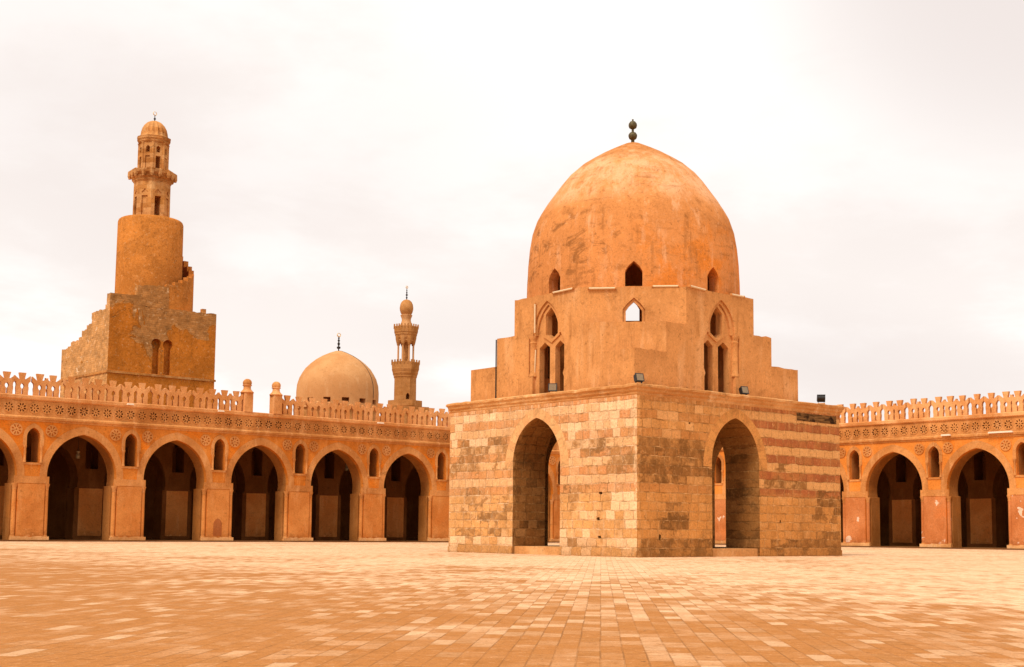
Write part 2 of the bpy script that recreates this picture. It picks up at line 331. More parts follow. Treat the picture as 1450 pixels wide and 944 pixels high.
def voussoir(name, axis, cpos, zc, a, bcol):
    mat, b = newmat(name)
    O, N = b.obj(); x, y, z = b.sep(O); h = y if axis == 'y' else x
    ang = b.m('ARCTAN2', b.m('SUBTRACT', z, zc), b.m('SUBTRACT', h, cpos))
    t = b.m('DIVIDE', ang, .21); fl = b.m('FLOOR', t); fr = b.m('FRACT', t)
    r = b.white(b.comb(fl, 2., 5.)); odd = b.m('MODULO', b.m('ABSOLUTE', fl), 2.)
    c = b.mix(b.m('MULTIPLY', odd, .55), a, bcol)
    c = b.mix(b.rng(r, .3, 1., 0, .5), c, tuple(q*1.15 for q in a))
    nz = b.noise(O, 2.2, 7, .65, .4); c = b.mix(b.rng(nz, .48, .68, 0, .8), c, tuple(q*.55 for q in a)); pk = b.noise(O, 6.5, 8, .78, .3); c = b.mix(b.rng(pk, .55, .68, 0, .7), c, tuple(q*.45 for q in a))
    j = b.rng(b.m('MINIMUM', fr, b.m('SUBTRACT', 1., fr)), .06, .02); c = b.mix(b.m('MULTIPLY', j, .35), c, tuple(q*.5 for q in a))
    f = b.noise(O, 13, 6, .7); k = b.rng(f, .22, .78, .75, 1.2); c = b.mix(1., c, b.comb(k, k, k), 'MULTIPLY')
    b.out(c, .92, b.bump(b.m('ADD', nz, b.m('MULTIPLY', f, .5)), .5, .05))
    return mat
M_vR = voussoir('arch_stone_tan', 'x', 6.02, 4.2, (.63, .28, .078), (.55, .22, .062))
M_vL = voussoir('arch_stone_rosy', 'y', 6.05, 4.2, (.72, .40, .165), (.66, .30, .115))

def wood():
    mat, b = newmat('weathered_wood'); O, N = b.obj(); x, y, z = b.sep(O)
    n = b.noise(b.comb(b.m('MULTIPLY', x, .6), y, b.m('MULTIPLY', z, 7.)), 2.4, 7, .65, .8)
    c = b.mix(b.rng(n, .35, .65), (.05, .022, .008), (.26, .13, .045))
    kn = b.noise(O, 1.6, 3, .5, .5); c = b.mix(b.rng(kn, .55, .66), c, (.025, .012, .006))
    b.out(c, .85, b.bump(n, .8, .05)); return mat
M_wood = wood()

def paver_mat():
    mat, b = newmat('stone_pavers')
    P = b.pos(); a = math.radians(3.9)
    x, y, z = b.sep(P)
    u = b.m('SUBTRACT', b.m('MULTIPLY', x, math.cos(a)), b.m('MULTIPLY', y, math.sin(a)))
    v = b.m('ADD', b.m('MULTIPLY', x, math.sin(a)), b.m('MULTIPLY', y, math.cos(a)))
    W = .182
    cu = b.m('DIVIDE', b.m('ADD', u, b.m('MULTIPLY', b.m('SUBTRACT', b.noise(P, .7, 2, .5), .5), .02)), W); col = b.m('FLOOR', cu); fu = b.m('FRACT', cu)
    L = b.m('ADD', .40, b.m('MULTIPLY', b.white(b.comb(col, 3., 1.)), .22))
    cv = b.m('ADD', b.m('DIVIDE', v, L), b.m('MULTIPLY', b.white(b.comb(col, 1., 9.)), 7.)); row = b.m('FLOOR', cv); fv = b.m('FRACT', cv)
    r1 = b.white(b.comb(col, row, 0.)); r2 = b.white(b.comb(col, row, 5.)); r3 = b.white(b.comb(col, row, 8.))
    big = b.noise(P, .16, 5, .6, .5); mid = b.noise(P, .55, 5, .6, .4)
    wornmap = b.m('ADD', b.m('MULTIPLY', big, .55), b.m('MULTIPLY', mid, .45))
    # trodden dirt towards the near left; far side paled in colour for grazing sheen
    near = b.m('ADD', b.m('MULTIPLY', y, .022), b.m('MULTIPLY', x, .03))
    near = b.rng(near, .0, .95, -.62, .36)
    t = b.m('ADD', b.m('ADD', b.m('MULTIPLY', b.m('SUBTRACT', wornmap, .5), 3.0), near), b.m('MULTIPLY', b.m('SUBTRACT', r1, .5), .62))
    c = b.mix(b.rng(t, -.5, .5), (.47, .185, .045), (.88, .56, .32))
    c = b.mix(b.rng(r2, .84, 1., 0, .5), c, (.84, .57, .34))
    c = b.mix(b.rng(r3, .88, .98, 0, .5), c, (.42, .18, .05))
    g = b.noise(P, 3.2, 8, .7, .4)
    c = b.mix(b.rng(g, .5, .72, 0, .55), c, (.33, .125, .028))
    g4 = b.noise(b.vm('ADD', P, (1., 8., 0.)), 8.5, 8, .78, .3); c = b.mix(b.rng(g4, .54, .62, 0, .65), c, (.32, .12, .027)); c = b.mix(b.rng(g4, .45, .34, 0, .4), c, (.86, .55, .31))
    g2 = b.noise(b.vm('ADD', P, (5., 3., 0.)), 1.3, 8, .68, .6); c = b.mix(b.rng(g2, .5, .68, 0, .5), c, (.46, .185, .045))
    pit = b.noise(P, 17, 4, .7)
    c = b.mix(b.rng(pit, .6, .72, 0, .7), c, (.22, .09, .025))
    spk = b.noise(P, 6.5, 3, .6); c = b.mix(b.rng(spk, .70, .74, 0, .8), c, (.10, .045, .015))
    fine = b.noise(P, 55, 6, .8); k = b.rng(fine, .25, .75, .66, 1.22); c = b.mix(1., c, b.comb(k, k, k), 'MULTIPLY')
    mu = b.m('MINIMUM', fu, b.m('SUBTRACT', 1., fu)); mv = b.m('MULTIPLY', b.m('MINIMUM', fv, b.m('SUBTRACT', 1., fv)), 2.6)
    jw = b.m('ADD', .012, b.m('MULTIPLY', b.noise(P, 2., 3, .6), .03))
    joint = b.rng(b.m('MINIMUM', mu, mv), b.m('ADD', jw, .012), jw)
    c = b.mix(b.m('MULTIPLY', joint, b.rng(b.noise(P, 1.1, 4, .6), .4, .65, .08, .75)), c, (.26, .11, .03))
    hgt = b.m('SUBTRACT', b.m('ADD', b.m('MULTIPLY', g, .5), b.m('ADD', b.m('MULTIPLY', r2, .5), b.m('MULTIPLY', pit, -.3))), b.m('MULTIPLY', joint, 1.2))
    b.out(c, b.rng(g, .3, .7, .75, .95), b.bump(hgt, .6, .03), .08)
    return mat
M_pave = paver_mat()
M_floor = plaster('shade_darkened_floor', (.20, .09, .03), (.14, .055, .018), (.26, .13, .05), None, 0, .3)  # interior floor darkened in colour to hold back bounce light
M_sand = plaster('sandy_ground', (.40, .24, .12), (.32, .18, .08), (.46, .30, .17), None, 0, .2)

# ------------------------------------------------------------------ mesh helpers
class MB:
    def __init__(s): s.v = []; s.f = []; s.mi = []
    def add(s, vs, fs, mi=0):
        k = len(s.v); s.v += [tuple(v) for v in vs]; s.f += [tuple(i+k for i in f) for f in fs]; s.mi += [mi]*len(fs); return s
    def box(s, x0, x1, y0, y1, z0, z1, mi=0):
        return s.add([(x, y, z) for z in (z0, z1) for y in (y0, y1) for x in (x0, x1)],
            [(0, 2, 3, 1), (4, 5, 7, 6), (0, 1, 5, 4), (2, 6, 7, 3), (0, 4, 6, 2), (1, 3, 7, 5)], mi)
    def plate(s, outer, holes, fn, d0, d1, mi=0):
        """flat sheet with holes; fn(s, z, d) gives the point"""
        loops = [outer]+list(holes); flat = [p for l in loops for p in l]; n = len(flat)
        tris = tessellate_polygon([[Vector((p[0], p[1], 0)) for p in l] for l in loops])
        vs = [fn(p[0], p[1], d0) for p in flat]+[fn(p[0], p[1], d1) for p in flat]
        fs = [tuple(t) for t in tris]+[tuple(i+n for i in reversed(t)) for t in tris]
        k = 0
        for l in loops:
            m = len(l)
            for i in range(m): a, c = k+i, k+(i+1) % m; fs.append((a, c, c+n, a+n))
            k += m
        return s.add(vs, fs, mi)
    def lathe(s, prof, seg=32, c=(0, 0), a0=0., rfn=None, mi=0, flat_r=None):
        """prof = (r, z) from bottom to top, closed by caps"""
        vs = []; fs = []
        for r, z in prof:
            for i in range(seg):
                a = a0+2*PI*i/seg; q = r*(rfn(a, z) if rfn else 1)
                vs.append((c[0]+q*math.cos(a), c[1]+q*math.sin(a), z))
        for j in range(len(prof)-1):
            for i in range(seg):
                a, b2 = j*seg+i, j*seg+(i+1) % seg; fs.append((a, b2, b2+seg, a+seg))
        fs.append(tuple(range(seg-1, -1, -1))); fs.append(tuple((len(prof)-1)*seg+i for i in range(seg)))
        return s.add(vs, fs, mi)
    def tube(s, a, b2, r, seg=10, r2=None):
        a, b2 = Vector(a), Vector(b2); d = (b2-a).normalized(); u = d.orthogonal().normalized(); w = d.cross(u); r2 = r if r2 is None else r2
        vs = [a+(u*math.cos(t)+w*math.sin(t))*r for t in [2*PI*i/seg for i in range(seg)]]+[b2+(u*math.cos(t)+w*math.sin(t))*r2 for t in [2*PI*i/seg for i in range(seg)]]
        fs = [(i, (i+1) % seg, (i+1) % seg+seg, i+seg) for i in range(seg)]+[tuple(range(seg-1, -1, -1)), tuple(range(seg, 2*seg))]
        return s.add(vs, fs)
    def ring(s, c, R, r, axis_u, axis_w, seg=20, sec=8, gap=0.):
        c, u, w = Vector(c), Vector(axis_u), Vector(axis_w); n = u.cross(w); vs = []; fs = []
        for i in range(seg):
            t = 2*PI*i/seg; d = u*math.cos(t)+w*math.sin(t)
            k = .45+.55*abs(math.sin(t/2-PI/4))
            for j in range(sec):
                q = 2*PI*j/sec; vs.append(c+d*(R+r*k*math.cos(q))+n*r*k*math.sin(q))
        for i in range(seg):
            for j in range(sec):
                a = i*sec+j; b2 = i*sec+(j+1) % sec; a2 = ((i+1) % seg)*sec+j; b3 = ((i+1) % seg)*sec+(j+1) % sec
                fs.append((a, a2, b3, b2))
        return s.add(vs, fs)
    def mesh(s, name):
        me = bpy.data.meshes.new(name); me.from_pydata(s.v, [], s.f); me.update()
        for p, i in zip(me.polygons, s.mi): p.material_index = i
        bm = bmesh.new(); bm.from_mesh(me); bmesh.ops.recalc_face_normals(bm, faces=bm.faces); bm.to_mesh(me); bm.free()
        return me
    def obj(s, name, mats, parent=None, smooth=None):
        me = s.mesh(name)
        for m in (mats if isinstance(mats, (list, tuple)) else [mats]): me.materials.append(m)
        if smooth: shade(me, smooth)
        o = bpy.data.objects.new(name, me); COL.objects.link(o); o.parent = parent
        return o
def shade(me, ang):
    bm = bmesh.new(); bm.from_mesh(me)
    for f in bm.faces: f.smooth = True
    for e in bm.edges:
        e.smooth = len(e.link_faces) == 2 and e.calc_face_angle(0) < math.radians(ang)
    bm.to_mesh(me); bm.free()
def thing(name, label, cat, loc=(0, 0, 0), rz=0., group=None):
    o = bpy.data.objects.new(name, None); COL.objects.link(o); o.location = loc; o.rotation_euler = (0, 0, rz); o.empty_display_size = .2
    o['label'] = label; o['category'] = cat
    if group: o['group'] = group
    return o
def dup(o, parent, loc=None, rot=None):
    c = o.copy(); COL.objects.link(c); c.parent = parent
    if loc is not None: c.location = loc
    if rot is not None: c.rotation_euler = rot
    for ch in o.children: dup(ch, c)
    return c
def cut(o, *cutters):
    """exact boolean, baked into the mesh"""
    cs = []
    for mb in cutters:
        co = mb.obj('cutter', [], o.parent); cs.append(co)
        md = o.modifiers.new('b', 'BOOLEAN'); md.operation = 'DIFFERENCE'; md.solver = 'EXACT'; md.object = co
    dg = bpy.context.evaluated_depsgraph_get(); dg.update()
    me = bpy.data.meshes.new_from_object(o.evaluated_get(dg)); o.modifiers.clear()
    old = o.data; nm = old.name; o.data = me; bpy.data.meshes.remove(old); me.name = nm
    for co in cs:
        d = co.data; bpy.data.objects.remove(co); bpy.data.meshes.remove(d)
def jag(poly, step=.5, amp=.02, seed=0, only=None):
    """roughens the outline: worn edges"""
    out = []; rr = random.Random(seed)
    for i, p in enumerate(poly):
        q = poly[(i+1) % len(poly)]; out.append(p)
        if only and not only(p, q): continue
        L = math.hypot(q[0]-p[0], q[1]-p[1]); n = int(L/step)
        nx, nz = -(q[1]-p[1])/max(L, 1e-6), (q[0]-p[0])/max(L, 1e-6)
        for k in range(1, n):
            t = (k+rr.uniform(-.3, .3))/n; d = rr.uniform(-amp, amp)*(2.2 if rr.random() < .12 else 1)
            out.append((p[0]+(q[0]-p[0])*t+nx*d, p[1]+(q[1]-p[1])*t+nz*d))
    return out
def arch(xc, hw, zs, za, n=10, drop=0.):
    """pointed arch curve from left spring to right spring; drop carries the curve below the widest line (horseshoe)"""
    rise = za-zs; R = (hw*hw+rise*rise)/(2*hw); c = R-hw
    a1 = math.acos(max(-1, min(1, c/R))); a0 = -math.asin(drop/R)
    rt = [(xc-c+R*math.cos(a0+(a1-a0)*i/n), zs+R*math.sin(a0+(a1-a0)*i/n)) for i in range(n+1)]
    return [(2*xc-x, z) for x, z in rt][:-1]+[(xc, za)]+rt[::-1][1:]
def YF(yf): return lambda s, z, d: (s, yf+d, z)     # wall facing -y
def XF(xf): return lambda s, z, d: (xf+d, s, z)     # wall facing -x

# ------------------------------------------------------------------ ground
def make_ground():
    mb = MB(); mb.add([(-70, -30, 0), (90, -30, 0), (90, 150, 0), (-70, 150, 0)], [(0, 1, 2, 3)])
    o = mb.obj('courtyard_paving', M_pave); o['kind'] = 'structure'
    mb = MB(); mb.add([(-900, -900, -.02), (900, -900, -.02), (900, 900, -.02), (-900, 900, -.02)], [(0, 1, 2, 3)])
    o = mb.obj('ground', M_sand); o['kind'] = 'structure'
make_ground()

# ------------------------------------------------------------------ arcades
BAY, FZ = 7.08, .10
def rosette_mesh(R, depth, holes=8, r0=.60, rp=.21):
    mb = MB()
    circ = [(R*math.cos(2*PI*i/20), R*math.sin(2*PI*i/20)) for i in range(20)]
    hs = []
    for k in range(holes):
        a = 2*PI*(k+.5)/holes; pts = []
        for i in range(8):
            t = 2*PI*i/8; e = r0*R+rp*R*1.25*math.cos(t); w = rp*R*.78*math.sin(t)*(.85+.3*math.cos(t))
            pts.append((e*math.cos(a)-w*math.sin(a), e*math.sin(a)+w*math.cos(a)))
        hs.append(pts)
    hs.append([(R*.13*math.cos(2*PI*i/8), R*.13*math.sin(2*PI*i/8)) for i in range(8)])
    mb.plate(circ, hs, lambda s, z, d: (s, d, z), -.035, .03)
    mb.plate(circ, [], lambda s, z, d: (s, d, z), depth, depth+.03)
    return mb
def frieze_plate(mb, x0, x1, z0, z1, centres, R, yf, d):
    """strip with round recesses, one unit per medallion"""
    xs = [x0]+[(a+b2)/2 for a, b2 in zip(centres[:-1], centres[1:])]+[x1]
    for c, a, b2 in zip(centres, xs[:-1], xs[1:]):
        zc = (z0+z1)/2
        mb.plate([(a, z0), (b2, z0), (b2, z1), (a, z1)], [[(c+R*math.cos(2*PI*i/20), zc+R*math.sin(2*PI*i/20)) for i in range(20)]], YF(yf), 0, d)
def merlon_mesh(rr):
    w = .549; j = lambda a: rr.uniform(-a, a)
    right = [(.40, 9.9), (.40, 10.12), (.425, 10.3), (.425, 10.42), (.40, 10.5), (.405, 10.66), (.45, 10.76), (w, 10.85), (w, 11.22), (.40, 11.10), (.22, 10.96), (.15, 11.02), (.245+j(.02), 11.44+j(.02))]
    left = [(-x, z) for x, z in right]
    key = [(.055, 9.96), (.05, 10.33), (.13, 10.42), (.145, 10.54), (.085, 10.65), (0, 10.70)]
    hole = key+[(-x, z) for x, z in key[::-1][1:]]
    return MB().plate(right+left[::-1], [hole], YF(0), -.12, .12)
def make_arcade(name_label, cat, origin, rz, bays, xspan, cols_span, mf, mp, merlon_xs, fr_xs, posts, seed, corner=0):
    root = thing('arcade', name_label, cat, (origin[0], origin[1], 0), rz, 'arcades around the courtyard')
    rr = random.Random(seed)
    x0, x1 = xspan; D = 1.5
    ZS, ZA, HW = 4.5, 7.42, 2.5
    centres = [k*BAY for k in bays]; wins = [k*BAY-BAY/2 for k in bays]+[bays[-1]*BAY+BAY/2]
    wins = [w for w in wins if x0+1 < w < x1-1]
    def outline(z1, jw=2.28):
        o = [(x0, FZ)]
        for c in centres:
            A = arch(c, HW, ZS, ZA, 12, .52)
            o += [(c-jw, FZ), (c-jw, 3.93), (A[0][0], 3.96)]+A+[(A[-1][0], 3.96), (c+jw, 3.93), (c+jw, FZ)]
        return o+[(x1, FZ), (x1, z1), (x0, z1)]
    def winhole(c, s=1.): 
        A = arch(c, .46*s, 7.08, 7.08+.64*s, 6)
        return [(c-.46*s, 5.36)]+A+[(c+.46*s, 5.36)]
    MB().plate(outline(8.55, 2.60), [winhole(c) for c in wins], YF(0), 0, .34).obj('wall', mf, root)
    MB().plate(outline(8.548), [winhole(c, .995) for c in wins], YF(.3425), 0, D-.3425).obj('wall_core', M_coreshade, root)
    # frieze with carved medallions
    mb = MB(); fx = [x for x in fr_xs]
    frieze_plate(mb, fx[0]-.435, fx[-1]+.435, 8.55, 9.56, fx, .375, -.02, .3)
    if x0 < fx[0]-.5: mb.box(x0, fx[0]-.436, -.02, .28, 8.55, 9.56)
    if x1 > fx[-1]+.5: mb.box(fx[-1]+.436, x1, -.02, .28, 8.55, 9.56)
    mb.box(x0, x1, .285, D, 8.553, 9.56)
    mb.obj('frieze', M_stucco, root)
    R0 = [rosette_mesh(.372, dd, 8, r_, p_).obj('rosette', M_stucco, root) for dd, r_, p_ in ((.22, .58, .225), (.13, .6, .20), (.28, .57, .235))]
    for i, x in enumerate(fx):
        o = R0[i] if i < 3 else dup(R0[rr.randrange(3)], root)
        o.location = (x, -.02+rr.uniform(-.008, .008), 9.055); o.rotation_euler = (0, rr.choice((0, PI/8))+rr.uniform(-.06, .06), 0)
    R1 = [rosette_mesh(.42, dd, 8, .6, .2).obj('rosette', M_stucco, root) for dd in (.09, .05)]
    for o_ in R1: o_.location = (0, 0, -50)
    first = [True, True]
    for w in wins:
        for s in (-1, 1):
            x = w+s*1.22
            k = rr.randrange(2)
            if first[k]: o = R1[k]; first[k] = False
            else: o = dup(R1[k], root)
            o.location = (x, -.03, 7.55); o.rotation_euler = (0, rr.uniform(-.15, .15), 0)
    for k in range(2):
        if first[k]: bpy.data.objects.remove(R1[k])
    # ledge, moulding, roof, floor
    def strip(name, prof, mat, seg=.9, amp=.012):
        n = int((x1-x0)/seg); vs = []; fs = []; m = len(prof)
        for i in range(n+1):
            x = x0+(x1-x0)*i/n
            for (y, z) in prof: vs.append((x, y+rr.uniform(-amp, amp), z+rr.uniform(-amp, amp)))
        for i in range(n):
            for j in range(m): a, b2 = i*m+j, i*m+(j+1) % m; fs.append((a, b2, b2+m, a+m))
        fs.append(tuple(range(m))); fs.append(tuple(n*m+j for j in reversed(range(m))))
        return MB().add(vs, fs).obj(name, mat, root)
    strip('ledge', [(-.05, 9.57), (-.16, 9.66), (-.18, 9.86), (-.12, 9.91), (.5, 9.91), (.5, 9.57)], M_crest)
    strip('moulding', [(-.004, 8.13), (-.06, 8.16), (-.08, 8.25), (-.16, 8.30), (-.17, 8.42), (-.03, 8.54), (.0, 8.54), (.02, 8.34)], M_stucco)
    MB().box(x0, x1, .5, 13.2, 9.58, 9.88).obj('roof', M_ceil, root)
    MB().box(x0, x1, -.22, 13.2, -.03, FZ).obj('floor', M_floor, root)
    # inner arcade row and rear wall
    o = MB().plate(outline(9.57), [winhole(c, 1.1) for c in wins], YF(6.6), 0, 1.4).obj('inner_wall', M_innershade, root)
    MB().box(x0-(13.6 if corner < 0 else 0), x1+(13.6 if corner > 0 else 0), 12.4, 13.2, FZ+.002, 9.575).obj('rear_wall', M_innershade, root)
    # arch bands, window frames, columns, panels
    def band():
        A = arch(0, HW+.52, ZS, ZA+.58, 14, .52); B = arch(0, HW+.015, ZS, ZA+.015, 14, .52)
        return MB().plate(A+B[::-1], [], YF(-.03), 0, .035)
    ab = band().obj('arch_band', M_stucco, root)
    wf = MB(); A = arch(0, .72, 7.08, 7.08+.95, 8); B = arch(0, .465, 7.08, 7.725, 8)
    wf.plate([(-.72, 6.5)]+A+[(.72, 6.5), (.465, 6.5)]+B[::-1]+[(-.465, 6.5)], [], YF(-.035), 0, .04)
    sl = MB().plate([(-.72, 5.2), (.72, 5.2), (.72, 5.33), (-.72, 5.33)], [], YF(-.045), 0, .05).obj('sill', M_stucco, root)
    wfo = wf.obj('window_frame', M_stucco, root)
    cn = MB().lathe([(.10, 5.335), (.10, 5.45), (.075, 5.5), (.075, 6.3), (.11, 6.36), (.12, 6.495)], 12).obj('colonnette', M_stucco, root, 40)
    pn = MB().plate(jag([(-.92, .36), (.92, .36), (.92, 3.9), (-.92, 3.9)], .4, .006, 2), [], YF(-.03), 0, .035).obj('pier_panel', mp, root)
    pn2 = MB().plate(jag([(-.92, .36), (.92, .36), (.92, 3.9), (-.92, 3.9)], .4, .006, 2), [], YF(-.03), 0, .035).obj('inner_pier_panel', M_panelL, root)
    im = MB().plate(jag([(-1.2, 3.93), (1.2, 3.93), (1.2, 4.42), (-1.2, 4.42)], .3, .012, 3), [], YF(-.04), 0, .045).obj('impost', M_stucco, root)
    cl = MB().lathe([(.15, .42), (.155, 1.5), (.14, 3.5)], 18).obj('column', mp, root, 40)
    MB().lathe([(.145, 3.5), (.17, 3.53), (.145, 3.56), (.16, 3.7), (.215, 3.85), (.215, 3.93)], 18).obj('capital', M_stucco, cl, 40)
    MB().lathe([(.22, FZ), (.22, .22), (.185, .27), (.2, .33), (.165, .42)], 18).obj('base', M_stucco, cl, 40)
    ft = MB(); P = jag([(-1.32, -.03), (1.32, -.03), (1.32, .34), (-1.32, .34)], .25, .03, seed+5, lambda p, q: p[1] > .3 and q[1] > .3)
    ft.plate(P, [], YF(-.1), 0, .105)
    fto = ft.obj('footing', M_corn, root)
    usedc = set()
    def put(o, k, loc):
        if k not in usedc: usedc.add(k); o.location = loc; return o
        return dup(o, root, loc)
    a, b2 = cols_span
    for c in centres:
        if a < c < b2: put(ab, 'ab', (c, 0, 0))
    for w in wins:
        if not a < w < b2: continue
        put(wfo, 'wf', (w, 0, 0)); put(sl, 'sl', (w, 0, 0)); put(pn, 'pn', (w, 0, 0)); put(im, 'im', (w, 0, 0)); put(fto, 'ft', (w, 0, 0))
        put(pn2, 'pn2', (w, 6.6, 0))
        for s in (-1, 1): put(cn, 'cn', (w+s*.57, -.04, 0)); put(cl, 'cl', (w+s*1.10, .14, 0))
    # cresting
    ms = [merlon_mesh(rr).obj('merlon', M_crest, root) for _ in range(4)]
    for i, x in enumerate(merlon_xs):
        o = ms[i] if i < 4 else dup(ms[rr.randrange(4)], root)
        o.location = (x, .12+rr.uniform(-.01, .01), rr.uniform(-.015, .015)); o.rotation_euler = (0, rr.uniform(-.012, .012), 0)
    for (x, y_) in posts:
        p = MB().lathe([(.46, 9.9), (.46, 11.45), (.62, 11.5), (.62, 11.6), (.40, 11.85), (.36, 11.95), (.36, 12.5), (.5, 12.55), (.5, 12.62)], 8, a0=PI/8).obj('turret', M_crest, root)
        MB().lathe([(.40, 12.62), (.46, 12.75), (.44, 13.0), (.33, 13.25), (.15, 13.4), (.0, 13.43)], 20, rfn=lambda a_, z: 1+.05*math.cos(10*a_)).obj('turret_cap', M_stucco, p, 50)
        p.location = (x, .3, 0)
    return root

def frange(a, b2, st):
    out = []; x = a
    while x < b2: out.append(x); x += st
    return out
# left arcade: local x runs along the wall from the first whole arch
LO, LA = (-29.959, 91.964), .7191
mer_l = [x for x in frange(-5.53-1.1*7, 36., 1.1) if not (12.3 < x < 16.2)]
left_arcade = make_arcade('long ochre arcade with two turrets on its cresting, left of the domed pavilion', 'arcade', LO, LA, list(range(-2, 8)), (-16.5, 51.6), (-16, 52),
    M_facadeL, M_panelL, mer_l, frange(-5.33-.873*9, 37., .873), [], 3, 1)
RO, RA = (29.717, 102.373), .7122-PI/2
mer_r = frange(-3.67-1.083*5, 22., 1.083)
right_arcade = make_arcade('bright ochre arcade with reddish piers and pale openwork cresting, right of the domed pavilion', 'arcade', RO, RA, list(range(-4, 4)), (-31.3, 24.5), (-31, 25),
    M_facadeR, M_panelR, mer_r, frange(8.78-.86*16, 23., .86), [], 8, -1)
for x in (12.87, 15.43):
    p = MB().lathe([(.40, 9.9), (.40, 11.33), (.50, 11.36), (.53, 11.42), (.47, 11.47), (.33, 11.62), (.29, 11.70), (.285, 11.9), (.36, 11.93), (.36, 11.98), (.30, 12.0)], 16, rfn=lambda a_, z: 1 if z > 11.34 else 1/max(abs(math.cos(a_)), abs(math.sin(a_)))*.88).obj('turret', M_crest, left_arcade, 40)
    MB().lathe([(.30, 12.0), (.335, 12.1), (.33, 12.22), (.26, 12.36), (.13, 12.45), (.01, 12.47)], 24, rfn=lambda a_, z: 1+.07*math.cos(8*a_)).obj('turret_cap', M_stucco, p, 50)
    p.location = (x, .12, 0)
nb = MB(); A = arch(0, .34, 1.3, 1.75, 6)
nb.plate([(-.34, .45)]+A+[(.34, .45)], [], YF(-.05), 0, .02)
no = nb.obj('niche_panel', M_niche_stairshade, left_arcade); no.location = (BAY*1.5, 0, 0)

